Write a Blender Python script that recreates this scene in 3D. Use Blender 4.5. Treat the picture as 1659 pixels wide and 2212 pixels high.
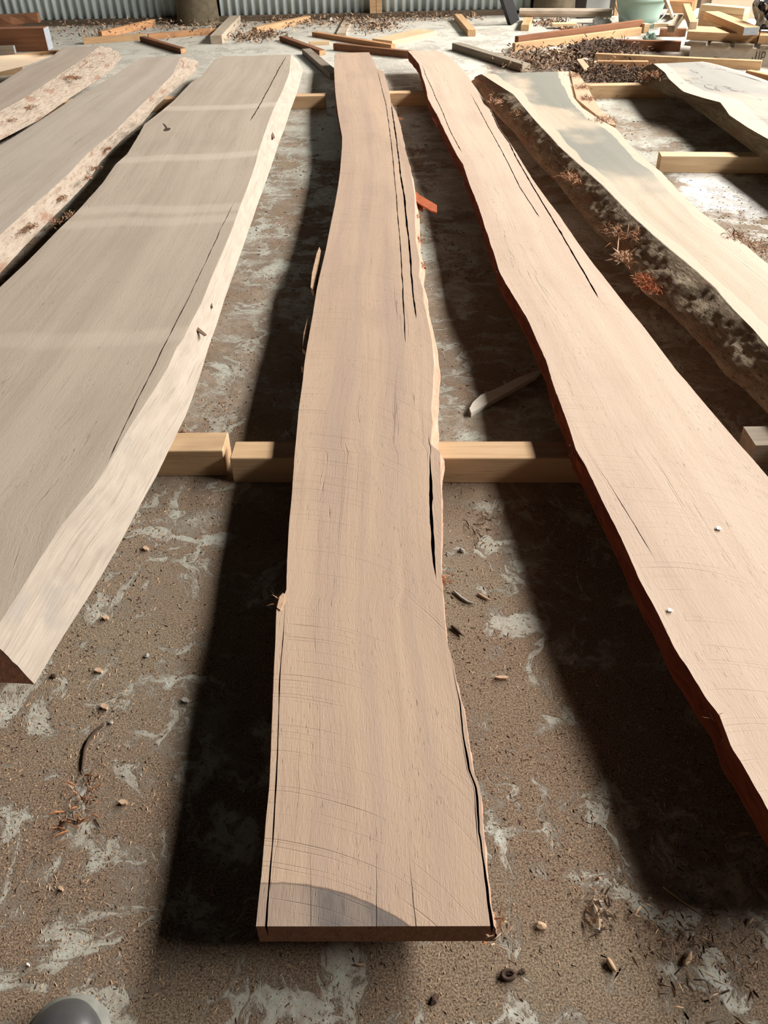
import bpy, bmesh, math, random
from mathutils import Vector, Matrix, noise as mn
random.seed(7)
for o in list(bpy.data.objects): bpy.data.objects.remove(o)
SC = bpy.context.scene
COL = SC.collection

# ------------------------------------------------------------------ camera, world, light, exposure
H = 1.2; FPX = 1800.0; PITCH = math.radians(38.0); ROLL = math.radians(1.5); IW, IH = 1659, 2212
cp, sp, cr, sr = math.cos(PITCH), math.sin(PITCH), math.cos(ROLL), math.sin(ROLL)
FWD = Vector((0, cp, -sp)); UP0 = Vector((0, sp, cp)); RT0 = Vector((1, 0, 0))
RT = cr*RT0 - sr*UP0; UP = sr*RT0 + cr*UP0
CAM = Vector((0, 0, H))
cam = bpy.data.objects.new('camera', bpy.data.cameras.new('camera')); COL.objects.link(cam)
cam.data.sensor_fit = 'HORIZONTAL'; cam.data.sensor_width = 36; cam.data.lens = 36*FPX/IW
cam.data.clip_start = .02; cam.data.clip_end = 200
cam.matrix_world = Matrix(((RT.x, UP.x, -FWD.x, 0), (RT.y, UP.y, -FWD.y, 0), (RT.z, UP.z, -FWD.z, H), (0, 0, 0, 1)))
SC.camera = cam

W = bpy.data.worlds.new('daylight'); SC.world = W; W.use_nodes = True
W.node_tree.nodes['Background'].inputs[0].default_value = (1.0, .82, .68, 1)
W.node_tree.nodes['Background'].inputs[1].default_value = .016

def area(name, loc, target, sx, sy, power, color):
    l = bpy.data.lights.new(name, 'AREA'); l.shape = 'RECTANGLE'; l.size = sx; l.size_y = sy
    l.energy = power; l.color = color
    o = bpy.data.objects.new(name, l); COL.objects.link(o); o.location = loc
    d = (Vector(target)-Vector(loc)).normalized()
    z = -d; x = Vector((0, 1, 0)); x = (x - x.dot(z)*z).normalized(); y = z.cross(x)
    o.matrix_world = Matrix(((x.x, y.x, z.x, loc[0]), (x.y, y.y, z.y, loc[1]), (x.z, y.z, z.z, loc[2]), (0, 0, 0, 1)))
    return o
# long open bay under the eaves on the right hand side of the shed
area('open_bay_daylight', (7.2, 5.0, 5.0), (0, 4.6, 0), 14.0, 1.1, 2450, (1.0, .95, .89))

# added fill light at the far right, brightens the back of the shed
area('far_right_fill', (6.5, 8.8, 3.4), (.5, 6.5, 0), 2.6, 1.4, 620, (1.0, .96, .92))

vs = SC.view_settings
SC.display_settings.display_device = 'sRGB'
vs.view_transform = 'Standard'; vs.look = 'None'; vs.gamma = 1; vs.use_curve_mapping = False
vs.exposure = 0.0

# ------------------------------------------------------------------ helpers
def at(px, py, z=0.0):
    d = FWD + (px-IW/2)/FPX*RT + (IH/2-py)/FPX*UP
    return CAM + d*((z-H)/d.z)
def proj(p):
    q = Vector(p)-CAM; d = q.dot(FWD)
    return (IW/2+FPX*q.dot(RT)/d, IH/2-FPX*q.dot(UP)/d)
def hpx(px, py, n, z=0.0):
    p = at(px, py, z); a = proj(p)[1]; b = proj(p+Vector((0, 0, .1)))[1]
    return .1*n/(a-b)
def lin(c):
    return tuple([(v/255/12.92 if v/255 <= .04045 else ((v/255+.055)/1.055)**2.4) for v in c]+[1])

def tag(o, label=None, cat=None, group=None, kind=None):
    if label: o['label'] = label
    if cat: o['category'] = cat
    if group: o['group'] = group
    if kind: o['kind'] = kind
    return o
def empty(name, loc, label, cat, group=None):
    o = bpy.data.objects.new(name, None); COL.objects.link(o); o.location = loc; o.empty_display_size = .05
    return tag(o, label, cat, group)
def mesh(name, verts, faces, mats, parent=None, uvs=None, fm=None, smooth=False, uv2=None):
    m = bpy.data.meshes.new(name)
    if parent is not None:
        off = parent.matrix_world.translation if parent.parent is None else Vector((0, 0, 0))
        off = Vector(parent.location) if parent.parent is None else Vector(parent.location)+Vector(parent.parent.location)
        verts = [Vector(v)-off for v in verts]
    m.from_pydata([tuple(v) for v in verts], [], faces)
    for mm in (mats if isinstance(mats, (list, tuple)) else [mats]): m.materials.append(mm)
    if fm: m.polygons.foreach_set('material_index', fm)
    for nm, uu in (('uv', uvs), ('frac', uv2)):
        if uu:
            l = m.uv_layers.new(name=nm)
            l.data.foreach_set('uv', [c for lp in m.loops for c in uu[lp.vertex_index]])
    if smooth: m.polygons.foreach_set('use_smooth', [True]*len(m.polygons))
    m.update()
    o = bpy.data.objects.new(name, m); COL.objects.link(o)
    if parent is not None: o.parent = parent
    return o
def fixn(o):
    bm = bmesh.new(); bm.from_mesh(o.data); bmesh.ops.recalc_face_normals(bm, faces=bm.faces); bm.to_mesh(o.data); bm.free(); return o

# ------------------------------------------------------------------ node helpers
class NT:
    def __init__(s, name):
        s.m = bpy.data.materials.new(name); s.m.use_nodes = True; s.t = s.m.node_tree; s.t.nodes.clear()
        s.out = s.t.nodes.new('ShaderNodeOutputMaterial'); s.b = s.t.nodes.new('ShaderNodeBsdfPrincipled')
        s.t.links.new(s.b.outputs[0], s.out.inputs[0])
    def put(s, sock, v):
        if isinstance(v, bpy.types.NodeSocket): s.t.links.new(v, sock)
        elif isinstance(v, (tuple, list)) and len(v) == 3 and sock.type == 'RGBA': sock.default_value = (*v, 1)
        else: sock.default_value = v
    def uv(s, nm='uv'):
        n = s.t.nodes.new('ShaderNodeUVMap'); n.uv_map = nm; return n.outputs[0]
    def obj(s): return s.t.nodes.new('ShaderNodeTexCoord').outputs['Object']
    def rnd(s): return s.t.nodes.new('ShaderNodeObjectInfo').outputs['Random']
    def map(s, v, scale=(1, 1, 1), loc=(0, 0, 0), rot=(0, 0, 0)):
        n = s.t.nodes.new('ShaderNodeMapping'); s.put(n.inputs[0], v); n.inputs[1].default_value = loc; n.inputs[2].default_value = rot; n.inputs[3].default_value = scale; return n.outputs[0]
    def noise(s, v, sc=1, det=3, rough=.55, dist=0, col=False):
        n = s.t.nodes.new('ShaderNodeTexNoise'); s.put(n.inputs['Vector'], v); n.inputs['Scale'].default_value = sc; n.inputs['Detail'].default_value = det
        n.inputs['Roughness'].default_value = rough; n.inputs['Distortion'].default_value = dist; return n.outputs[1 if col else 0]
    def vor(s, v, sc=1, feat='F1', out=0):
        n = s.t.nodes.new('ShaderNodeTexVoronoi'); n.feature = feat; s.put(n.inputs['Vector'], v); n.inputs['Scale'].default_value = sc; return n.outputs[out]
    def math(s, op, a, b=0.0, c=0.0, clamp=False):
        n = s.t.nodes.new('ShaderNodeMath'); n.operation = op; n.use_clamp = clamp
        for i, v in enumerate((a, b, c)): s.put(n.inputs[i], v)
        return n.outputs[0]
    def ss(s, v, lo, hi, a=0.0, b=1.0):
        n = s.t.nodes.new('ShaderNodeMapRange'); n.interpolation_type = 'SMOOTHSTEP'
        for i, q in enumerate((v, lo, hi, a, b)): s.put(n.inputs[i], q)
        return n.outputs[0]
    def mix(s, f, a, b, mode='MIX'):
        n = s.t.nodes.new('ShaderNodeMix'); n.data_type = 'RGBA'; n.blend_type = mode
        s.put(n.inputs[0], f); s.put(n.inputs[6], a); s.put(n.inputs[7], b); return n.outputs[2]
    def sep(s, v):
        n = s.t.nodes.new('ShaderNodeSeparateXYZ'); s.put(n.inputs[0], v); return n.outputs
    def bump(s, h, st=.5, d=.002, nrm=None):
        n = s.t.nodes.new('ShaderNodeBump'); s.put(n.inputs['Height'], h); n.inputs['Strength'].default_value = st; n.inputs['Distance'].default_value = d
        if nrm: s.put(n.inputs['Normal'], nrm)
        return n.outputs[0]
    def done(s, col, rough=.8, nrm=None, metal=0, spec=.3):
        s.put(s.b.inputs['Base Color'], col); s.put(s.b.inputs['Roughness'], rough); s.b.inputs['Metallic'].default_value = metal
        s.b.inputs['Specular IOR Level'].default_value = spec
        if nrm: s.put(s.b.inputs['Normal'], nrm)
        return s.m

def sawn(name, c1, c2, c3, arcs=.5, sap=None, grey=None, end_grey=None, marks=False, seed=0, dust=.25, sapw=(.2, .85), knots=False):
    """rough sawn slab face; uv = metres across / along"""
    n = NT(name); uv = n.uv(); u, v, _ = n.sep(uv); uvs = n.map(uv, loc=(seed, seed*1.7, 0))
    wob = n.noise(n.map(uvs, (2, .9, 1)), 1, 2)
    uw = n.math('ADD', u, n.math('MULTIPLY', n.math('SUBTRACT', wob, .5), .035))
    comb = n.t.nodes.new('ShaderNodeCombineXYZ'); n.put(comb.inputs[0], uw); n.put(comb.inputs[1], v); comb.inputs[2].default_value = seed*3.1
    g = comb.outputs[0]
    band = n.noise(n.map(g, (14, .35, 1)), 1, 3)
    grain = n.noise(n.map(g, (70, 2.2, 1)), 1, 4, .6)
    col = n.mix(n.ss(band, .32, .7), c1, c2)
    col = n.mix(n.math('MULTIPLY', n.ss(grain, .45, .8), .40), col, c3)
    blot = n.noise(n.map(uvs, (5, 2.4, 1)), 1, 4)
    col = n.mix(n.math('MULTIPLY', n.ss(blot, .45, .75), .35), col, [c*.82 for c in c2[:3]])
    fr, tt, _ = n.sep(n.uv('frac'))
    if sap or grey:
        fw = n.math('ADD', fr, n.math('MULTIPLY', n.math('SUBTRACT', n.noise(n.map(uvs, (1.2, 1.6, 1)), 1, 3), .5), .35))
    if grey:
        gm = n.math('MULTIPLY', n.ss(n.noise(n.map(uvs, (2.5, 1.6, 1)), 1, 3), .38, .55), n.ss(tt, grey[1], grey[2]))
        col = n.mix(gm, col, n.mix(band, grey[0], [c*.8 for c in grey[0][:3]]))
    if sap:
        sm = n.math('MAXIMUM', n.ss(fw, sapw[0]-.01, sapw[0]+.01, 1.0, 0.0), n.ss(fw, sapw[1]-.01, sapw[1]+.01, 0.0, 1.0))
        col = n.mix(n.math('MULTIPLY', sm, .85), col, sap)
    if knots:
        kn = n.noise(n.map(uvs, (5, 3, 1), loc=(7, 2, 0)), 1, 3, .5, .8)
        kl = n.math('MULTIPLY', n.ss(n.math('ABSOLUTE', n.math('SUBTRACT', kn, .52)), .004, .014, 1.0, 0.0), n.ss(n.noise(n.map(uvs, (4, 3, 1)), 1, 2), .50, .58))
        col = n.mix(n.math('MULTIPLY', kl, .7), col, (.07, .05, .035))
    # circular saw arcs
    du = n.math('SUBTRACT', u, -.17)
    arc = n.math('SUBTRACT', v, n.math('SQRT', n.math('MAXIMUM', n.math('SUBTRACT', .36*.36, n.math('MULTIPLY', du, du)), .001)))
    aw = n.math('ADD', arc, n.math('MULTIPLY', n.noise(n.map(uvs, (6, 2, 1)), 1, 1), .02))
    cb2 = n.t.nodes.new('ShaderNodeCombineXYZ'); n.put(cb2.inputs[0], n.math('MULTIPLY', u, 2.0)); n.put(cb2.inputs[1], n.math('MULTIPLY', aw, 260.0)); cb2.inputs[2].default_value = seed
    an = n.noise(cb2.outputs[0], 1, 2, .6)
    line = n.math('MULTIPLY', n.ss(an, .60, .70), n.ss(n.noise(n.map(uvs, (6, 2.2, 1)), 1, 3), .40, .58))
    col = n.mix(n.math('MULTIPLY', line, .34*arcs), col, [c*.35 for c in c3[:3]])
    # dark fibre flecks and short checks
    fl = n.noise(n.map(g, (420, 38, 1)), 1, 3, .6)
    fm = n.math('MULTIPLY', n.ss(fl, .61, .72), n.ss(n.noise(n.map(uvs, (9, 5, 1)), 1, 2), .40, .62))
    col = n.mix(n.math('MULTIPLY', fm, .5), col, [c*.35 for c in c3[:3]])
    ck = n.noise(n.map(g, (55, .8, 1), loc=(3, 0, 0)), 1, 2, .5)
    ckm = n.math('MULTIPLY', n.ss(n.math('ABSOLUTE', n.math('SUBTRACT', ck, .5)), .0, .006, 1.0, 0.0), n.ss(n.noise(n.map(uvs, (6, .7, 1)), 1, 2), .52, .62))
    col = n.mix(n.math('MULTIPLY', ckm, .45), col, [c*.3 for c in c3[:3]])
    if marks:   # pale stripes where stacking sticks had covered the weathered face
        ms = None
        for (px, py, sl, w, am) in marks:
            c = at(px, py, .135).y
            k = n.ss(n.math('ABSOLUTE', n.math('SUBTRACT', n.math('SUBTRACT', v, n.math('MULTIPLY', u, sl)), n.math('ADD', c-.06, n.math('MULTIPLY', n.noise(n.map(uvs, (2.5, .3, 1)), 1, 2), .12)))), w*.4, w*1.4, am, 0.0)
            ms = k if ms is None else n.math('MAXIMUM', ms, k)
        col = n.mix(ms, col, (.66, .57, .47))
    if end_grey:   # weathered patch left behind the last saw arc
        eg = n.math('SUBTRACT', v, n.math('ADD', n.math('SQRT', n.math('MAXIMUM', n.math('SUBTRACT', .31*.31, n.math('MULTIPLY', n.math('ADD', u, .14), n.math('ADD', u, .14))), .0001)), end_grey))
        eg = n.math('ADD', eg, n.math('MULTIPLY', n.noise(n.map(uvs, (60, 60, 1)), 1, 2), .004))
        gm = n.ss(eg, -.001, .001, 1.0, 0.0)
        gg = n.mix(n.ss(n.noise(n.map(uvs, (14, 9, 1)), 1, 4), .35, .62), (.18, .15, .13), (.072, .076, .082))
        gg = n.mix(n.math('MULTIPLY', n.ss(n.noise(n.map(uvs, (160, 26, 1)), 1, 3), .56, .72), .7), gg, (.06, .055, .05))
        gm = n.math('MULTIPLY', gm, n.math('ADD', .45, n.math('MULTIPLY', n.ss(n.math('ADD', u, n.math('MULTIPLY', n.math('SUBTRACT', blot, .5), .15)), -.11, -.05), .5)))
        gg = n.mix(n.ss(u, -.155, -.13, .5, 0.0), gg, (.04, .04, .045))
        col = n.mix(n.math('MULTIPLY', gm, .85), col, gg)
        col = n.mix(n.math('MULTIPLY', n.ss(n.math('ABSOLUTE', eg), .0, .0025, 1.0, 0.0), .6), col, (.1, .06, .04))
    # sawdust speckle
    sd = n.vor(uvs, 260, 'F1', 0)
    sdm = n.math('MULTIPLY', n.ss(sd, .12, .2, 1.0, 0.0), n.ss(n.noise(n.map(uvs, (12, 12, 1)), 1, 2), .5, .65))
    col = n.mix(n.math('MULTIPLY', sdm, dust), col, (.75, .62, .48))
    h = n.math('ADD', n.math('MULTIPLY', n.noise(n.map(g, (500, 60, 1)), 1, 3, .7), .8), n.math('MULTIPLY', n.noise(n.map(g, (150, 12, 1)), 1, 3), .5))
    h = n.math('SUBTRACT', h, n.math('ADD', n.math('MULTIPLY', line, .9*arcs), n.math('ADD', n.math('MULTIPLY', fm, .8), ckm)))
    h = n.math('ADD', h, n.math('MULTIPLY', sdm, .6))
    return n.done(col, .72, n.bump(h, .55, .0012), spec=.25)

def side_mat(name, c1, c2, c3, sx=160, sy=6, st=.8, d=.006, blot=None):
    n = NT(name); o = n.uv()
    a = n.noise(n.map(o, (sx, sy, 1)), 1, 5, .65); b = n.noise(n.map(o, (25, 7, 1)), 1, 4)
    col = n.mix(n.ss(b, .35, .65), c1, c2); col = n.mix(n.ss(a, .5, .72), col, c3)
    if blot: col = n.mix(n.ss(n.noise(n.map(o, (9, 4, 1), loc=(4, 1, 0)), 1, 4), .58, .66), col, blot)
    h = n.math('ADD', a, n.math('MULTIPLY', b, 1.2))
    return n.done(col, .9, n.bump(h, st, d), spec=.15)

def lumber(name, c1, c2, rough=.75, st=.4):
    n = NT(name); o = n.obj(); r = n.rnd()
    cb = n.t.nodes.new('ShaderNodeVectorMath'); cb.operation = 'ADD'; n.put(cb.inputs[0], o)
    c = n.t.nodes.new('ShaderNodeCombineXYZ'); n.put(c.inputs[0], n.math('MULTIPLY', r, 40)); n.put(c.inputs[1], n.math('MULTIPLY', r, 17)); n.put(cb.inputs[1], c.outputs[0])
    g = cb.outputs[0]
    a = n.noise(n.map(g, (2.5, 45, 45)), 1, 4, .6, .4); b = n.noise(n.map(g, (5, 9, 9)), 1, 3)
    col = n.mix(n.ss(a, .35, .7), c1, c2); col = n.mix(n.math('MULTIPLY', n.ss(b, .5, .75), .45), col, [q*.6 for q in c2[:3]])
    col = n.mix(n.math('MULTIPLY', r, .25), col, [q*.75 for q in c1[:3]])
    f = n.noise(n.map(g, (12, 300, 300)), 1, 2)
    col = n.mix(n.math('MULTIPLY', n.ss(f, .62, .75), .4), col, [q*.4 for q in c2[:3]])
    return n.done(col, rough, n.bump(n.math('ADD', a, f), st, .0015), spec=.2)

def plain(name, c, rough=.7, sc=40, amt=.25, st=.3, d=.002, metal=0, spec=.3):
    n = NT(name); o = n.obj(); a = n.noise(o, sc, 4, .6)
    return n.done(n.mix(n.math('MULTIPLY', n.ss(a, .4, .7), amt), c, [q*.45 for q in c[:3]]), rough, n.bump(a, st, d), metal, spec)

M = {}
M['s4'] = sawn('pink_brown_sawn_wood', (.53, .325, .205), (.42, .24, .15), (.34, .19, .115), 1.0, end_grey=-9, seed=1)  # rebuilt below with the arc position
M['s5'] = sawn('cream_pink_sawn_wood', (.60, .465, .36), (.54, .405, .31), (.45, .325, .235), .6, seed=2)
M['s3'] = sawn('grey_brown_sawn_wood', (.47, .395, .315), (.41, .34, .27), (.33, .265, .205), .12, marks=[(480,231,.02,.06,.45), (440,338,.14,.055,.40), (300,452,.03,.05,.30), (330,478,.10,.05,.28), (150,735,.05,.05,.22)], seed=3, dust=.15)
M['s2'] = sawn('pale_grey_sawn_wood', (.50, .43, .36), (.44, .37, .305), (.36, .29, .23), .1, seed=4, dust=.1)
M['s1'] = sawn('dusty_sawn_wood', (.50, .42, .35), (.43, .35, .28), (.34, .26, .20), .1, seed=5, dust=.1)
M['s6'] = sawn('bleached_sapwood', (.54, .45, .345), (.48, .39, .29), (.38, .29, .21), .4, sap=(.58, .48, .365), grey=((.27, .265, .225), .34, .60), seed=6, sapw=(.16, .88))
M['s7'] = sawn('pale_weathered_slab_wood', (.44, .375, .30), (.37, .315, .255), (.27, .215, .165), .4, sap=(.56, .455, .33), grey=((.30, .29, .26), .1, .4), seed=7, sapw=(.17, .9), knots=True)
M['bevel'] = side_mat('pale_sapwood_bevel', (.44, .375, .31), (.39, .33, .27), (.31, .26, .21), 170, 5, .6, .003, (.36, .315, .27))
M['red'] = side_mat('torn_red_heartwood', (.30, .085, .04), (.20, .055, .03), (.10, .03, .018), 150, 9, 1.0, .006)
M['pinkside'] = side_mat('pink_torn_wood', (.60, .37, .27), (.52, .30, .21), (.40, .19, .12), 150, 9, .9, .004)
M['bark'] = side_mat('rough_grey_bark', (.36, .29, .20), (.24, .18, .12), (.10, .065, .045), 110, 34, 1.0, .007, (.30, .18, .12))
M['cream_edge'] = side_mat('cream_sapwood_edge', (.72, .58, .42), (.66, .52, .37), (.52, .38, .26), 120, 7, .5, .002)
M['bark_pale'] = side_mat('pale_dusty_waney_edge', (.42, .35, .28), (.36, .295, .23), (.24, .165, .12), 60, 18, 1.0, .007, (.30, .185, .13))
M['bark_tan'] = side_mat('tan_rough_sapwood', (.42, .32, .22), (.34, .25, .16), (.20, .14, .09), 90, 20, 1.0, .006)
M['end'] = plain('dark_end_grain', (.20, .085, .045), .8, 90, .5, .7, .002)
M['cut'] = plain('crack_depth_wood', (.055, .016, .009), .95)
M['tan'] = lumber('tan_sawn_pine', (.58, .38, .21), (.46, .28, .15))
M['orange'] = lumber('orange_sawn_timber', (.55, .30, .15), (.42, .21, .10))
M['brown'] = lumber('red_brown_timber', (.27, .125, .065), (.19, .085, .045))
M['cream'] = lumber('cream_sawn_timber', (.70, .52, .32), (.60, .42, .25))
M['pale'] = lumber('pale_grey_timber', (.52, .43, .33), (.42, .34, .26))
M['stick'] = lumber('square_stick_pine', (.60, .41, .24), (.50, .32, .18))
M['grey'] = lumber('weathered_grey_timber', (.30, .25, .19), (.20, .165, .125))
M['mud'] = lumber('earthy_wall_plate', (.16, .12, .085), (.10, .075, .055))
M['log'] = plain('debarked_post_wood', (.15, .12, .075), .85, 9, .7, .5, .004)
M['paint'] = plain('blue_grey_end_paint', (.30, .33, .36), .6, 30, .3)
M['white'] = plain('white_end_paint', (.75, .73, .70), .6, 30, .2)
M['black'] = plain('black_end_paint', (.008, .007, .008), .5, 30, .3)
M['chip_l'] = plain('light_wood_chip', (.48, .33, .21), .9, 60, .3)
M['chip_m'] = plain('brown_wood_chip', (.24, .15, .095), .9, 60, .4)
M['chip_d'] = plain('dark_bark_chip', (.07, .042, .028), .9, 60, .4)
M['fibre'] = plain('orange_bark_fibre', (.40, .17, .075), .9, 60, .4)
M['fibre_l'] = plain('pale_bark_fibre', (.56, .38, .25), .9, 60, .4)
M['redflap'] = plain('red_bark_flap', (.42, .10, .035), .8, 30, .4)
M['stone'] = plain('grey_stone', (.33, .31, .28), .9, 30, .5)
M['rubber'] = plain('dark_boot_leather', (.075, .075, .075), .42, 12, .6, .3, .003, spec=.5)
M['welt'] = plain('pale_grey_boot_rand', (.22, .22, .19), .55, 25, .5, .3, .002)
M['sole'] = plain('black_boot_sole', (.05, .05, .05), .7)
M['bucket'] = plain('sea_green_plastic', (.32, .46, .40), .35, 5, .12, .05, spec=.5)
M['wire'] = plain('galvanised_wire', (.55, .56, .55), .35, metal=.8)
M['plastic'] = plain('crumpled_plastic', (.42, .43, .42), .3, 6, .8, .4, .004, spec=.6)
M['dplastic'] = plain('dark_blue_plastic', (.012, .013, .022), .35, 9, .4, .3)
M['card'] = plain('beige_board', (.50, .42, .32), .8, 6, .15)
M['panel'] = plain('grey_painted_panel', (.36, .37, .36), .6, 6, .2)
M['litter'] = plain('white_scrap_paper', (.85, .84, .82), .6)
M['ink'] = plain('faded_stencil_ink', (.10, .09, .08), .9, 80, .5)
M['pallet'] = lumber('whitewashed_pallet_wood', (.60, .55, .47), (.50, .45, .38))

def floor_mat():
    n = NT('dusty_concrete'); o = n.obj(); x, y, z = n.sep(o)
    big = n.noise(o, 1.1, 5, .6, .3)
    warp = n.noise(o, 3.2, 4, .6, .4, True)
    wv = n.t.nodes.new('ShaderNodeVectorMath'); wv.operation = 'MULTIPLY_ADD'
    n.put(wv.inputs[0], warp); wv.inputs[1].default_value = (.36, .36, 0); n.put(wv.inputs[2], o)
    wo = wv.outputs[0]
    scuff = n.noise(n.map(wo, (15, 5, 1), rot=(0, 0, .9)), 1, 6, .68)
    scuff2 = n.noise(n.map(wo, (6, 14, 1), rot=(0, 0, .5)), 1, 6, .68)
    mid = n.noise(o, 5.5, 6, .68, .4)
    conc = n.mix(n.ss(mid, .35, .65), (.45, .46, .40), (.37, .37, .315))
    conc = n.mix(n.ss(n.noise(o, 60, 4), .5, .7), conc, (.28, .25, .20))
    fine = n.noise(o, 330, 5, .75); fine2 = n.noise(o, 520, 3, .7)
    dirt = n.mix(n.ss(fine, .38, .62), (.12, .075, .047), (.43, .31, .215))
    dirt = n.mix(n.ss(n.noise(o, 2.2, 3), .4, .65), dirt, n.mix(n.ss(fine, .38, .62), (.14, .10, .065), (.46, .36, .25)))
    lump = n.math('MAXIMUM', n.ss(n.noise(n.map(o, loc=(5, 3, 0)), 3.4, 4, .6), .44, .58), n.ss(y, 1.9, 1.1))
    dirt = n.mix(lump, n.mix(n.ss(n.noise(o, 34, 4), .4, .65), (.31, .245, .185), (.235, .18, .13)), dirt)
    cov = n.math('ADD', n.math('MULTIPLY', mid, .55), n.math('MULTIPLY', big, .75))
    cov = n.math('SUBTRACT', cov, n.math('MULTIPLY', n.ss(scuff, .52, .62), .13))
    cov = n.math('SUBTRACT', cov, n.math('MULTIPLY', n.ss(scuff2, .52, .62), .13))
    near = n.ss(y, 1.9, 3.6, .02, -.065)          # sawdust lies thickest round the near ends of the slabs
    cov = n.math('ADD', cov, near)
    cov = n.math('ADD', cov, n.math('MULTIPLY', n.math('SUBTRACT', fine, .5), .22))
    dm = n.ss(cov, .545, .635)
    film = n.math('MULTIPLY', n.ss(cov, .38, .58), .60)
    col = n.mix(film, conc, (.285, .225, .17))
    col = n.mix(dm, col, dirt)
    sp = n.math('MULTIPLY', n.ss(n.vor(o, 190), .16, .26, 1.0, 0.0), n.ss(n.noise(o, 17, 3), .42, .6))
    col = n.mix(n.math('MULTIPLY', sp, .75), col, (.07, .045, .03))
    far = n.ss(y, 4.8, 6.8); col = n.mix(n.math('MULTIPLY', far, .75), col, (.66, .635, .56))  # far concrete paler: cleaner, and its brighter light put into the colour
    # trodden bark and dirt under the timber pile and between the right hand slabs
    for cx_, cy_, ra, rb_ in ((P_PILE[0], P_PILE[1], .95, .75), (P_PILE2[0], P_PILE2[1], .75, .5)):
        ex = n.math('DIVIDE', n.math('SUBTRACT', x, cx_), ra); ey = n.math('DIVIDE', n.math('SUBTRACT', y, cy_), rb_)
        er = n.math('ADD', n.math('SQRT', n.math('ADD', n.math('MULTIPLY', ex, ex), n.math('MULTIPLY', ey, ey))), n.math('MULTIPLY', n.math('SUBTRACT', n.noise(wo, 5, 5), .5), .9))
        col = n.mix(n.ss(er, .75, 1.0, .85, 0.0), col, n.mix(fine, (.07, .045, .03), (.20, .14, .10)))
    # pale spilt patch on the right
    px = n.math('MULTIPLY', n.math('SUBTRACT', x, P_SPILL[0]), 1.0); py_ = n.math('MULTIPLY', n.math('SUBTRACT', y, P_SPILL[1]), .55)
    rr = n.math('SQRT', n.math('ADD', n.math('MULTIPLY', px, px), n.math('MULTIPLY', py_, py_)))
    rr = n.math('ADD', rr, n.math('MULTIPLY', n.math('SUBTRACT', n.noise(wo, 7, 4), .5), .28))
    col = n.mix(n.ss(rr, .16, .22, .85, 0.0), col, (.70, .69, .66))
    h = n.math('ADD', n.math('MULTIPLY', n.math('MULTIPLY', dm, n.math('ADD', .15, n.math('MULTIPLY', lump, .9))), n.math('ADD', n.math('MULTIPLY', fine, 2.2), n.math('MULTIPLY', fine2, .8))), n.math('MULTIPLY', n.noise(o, 90, 4), .5))
    h = n.math('ADD', h, n.math('MULTIPLY', sp, .6))
    rough = n.mix(dm, (.55, .55, .55), (.95, .95, .95))
    return n.done(col, rough, n.bump(h, .75, .004), spec=.3)
P_SPILL = at(1570, 415); P_PILE = at(1290, 135); P_PILE2 = at(1330, 178)
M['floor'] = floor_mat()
def iron_mat():
    n = NT('galvanised_iron'); o = n.obj(); a = n.noise(o, 3, 4); b = n.noise(n.map(o, (30, 30, 3)), 1, 3)
    col = n.mix(n.ss(a, .35, .65), (.80, .92, .92), (.66, .76, .76)); col = n.mix(n.math('MULTIPLY', n.ss(b, .55, .75), .4), col, (.18, .18, .16))
    col = n.mix(n.ss(n.vor(o, 38), .06, .1, .8, 0.0), col, (.05, .05, .045))
    return n.done(col, .55, n.bump(a, .1, .002), 0, .5)
M['iron'] = iron_mat()

# ------------------------------------------------------------------ setting
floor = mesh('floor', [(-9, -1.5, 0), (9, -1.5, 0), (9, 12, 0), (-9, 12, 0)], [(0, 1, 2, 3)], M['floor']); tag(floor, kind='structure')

WA = at(100, 57); WB = at(1050, 34); wd = (WB-WA).normalized(); wn = Vector((-wd.y, wd.x, 0))   # wall foot line, normal away from camera
def wallpt(s, d=0, z=0): return WA + wd*s + wn*d + Vector((0, 0, z))
def wall_s(px, py=20): # position along the wall under a pixel column
    d = FWD + (px-IW/2)/FPX*RT + (IH/2-py)/FPX*UP
    t = (WA-CAM).dot(wn)/d.dot(wn); return (CAM+d*t-WA).dot(wd)
def box_w(name, s0, s1, d0, d1, z0, z1, mat, parent=None):
    v = [wallpt(s, d, z) for z in (z0, z1) for d in (d0, d1) for s in (s0, s1)]
    f = [(0, 2, 3, 1), (4, 5, 7, 6), (0, 1, 5, 4), (2, 6, 7, 3), (0, 4, 6, 2), (1, 3, 7, 5)]
    return mesh(name, v, f, mat, parent)
wl = box_w('wall_back', -4, 9, .16, .2, 0, 2.6, plain('dark_wall_lining', (.06, .05, .04), .9)); tag(wl, kind='structure')
plate = box_w('trim_1', -4, wall_s(1100), 0, .09, 0, hpx(830, 40, 11), M['mud']); tag(plate, kind='structure')
PZ = hpx(830, 40, 11)
pitch = 17.3/FPX*((wallpt(3, 0, .1)-CAM).dot(FWD))
def iron(s0, s1):
    n = int((s1-s0)/pitch*12); v = []; f = []
    for i in range(n+1):
        s = s0+(s1-s0)*i/n; d = .10-.013*math.cos(2*math.pi*(s/pitch))
        v += [wallpt(s, d, PZ-.02), wallpt(s, d, 2.5)]
    for i in range(n): f.append((2*i, 2*i+2, 2*i+3, 2*i+1))
    o = mesh('iron_sheet', v, f, M['iron'], wl, smooth=True)
    md = o.modifiers.new('t', 'SOLIDIFY'); md.thickness = .001
iron(wall_s(-260), wall_s(388)); iron(wall_s(472), wall_s(799)); iron(wall_s(822), wall_s(1150))
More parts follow.
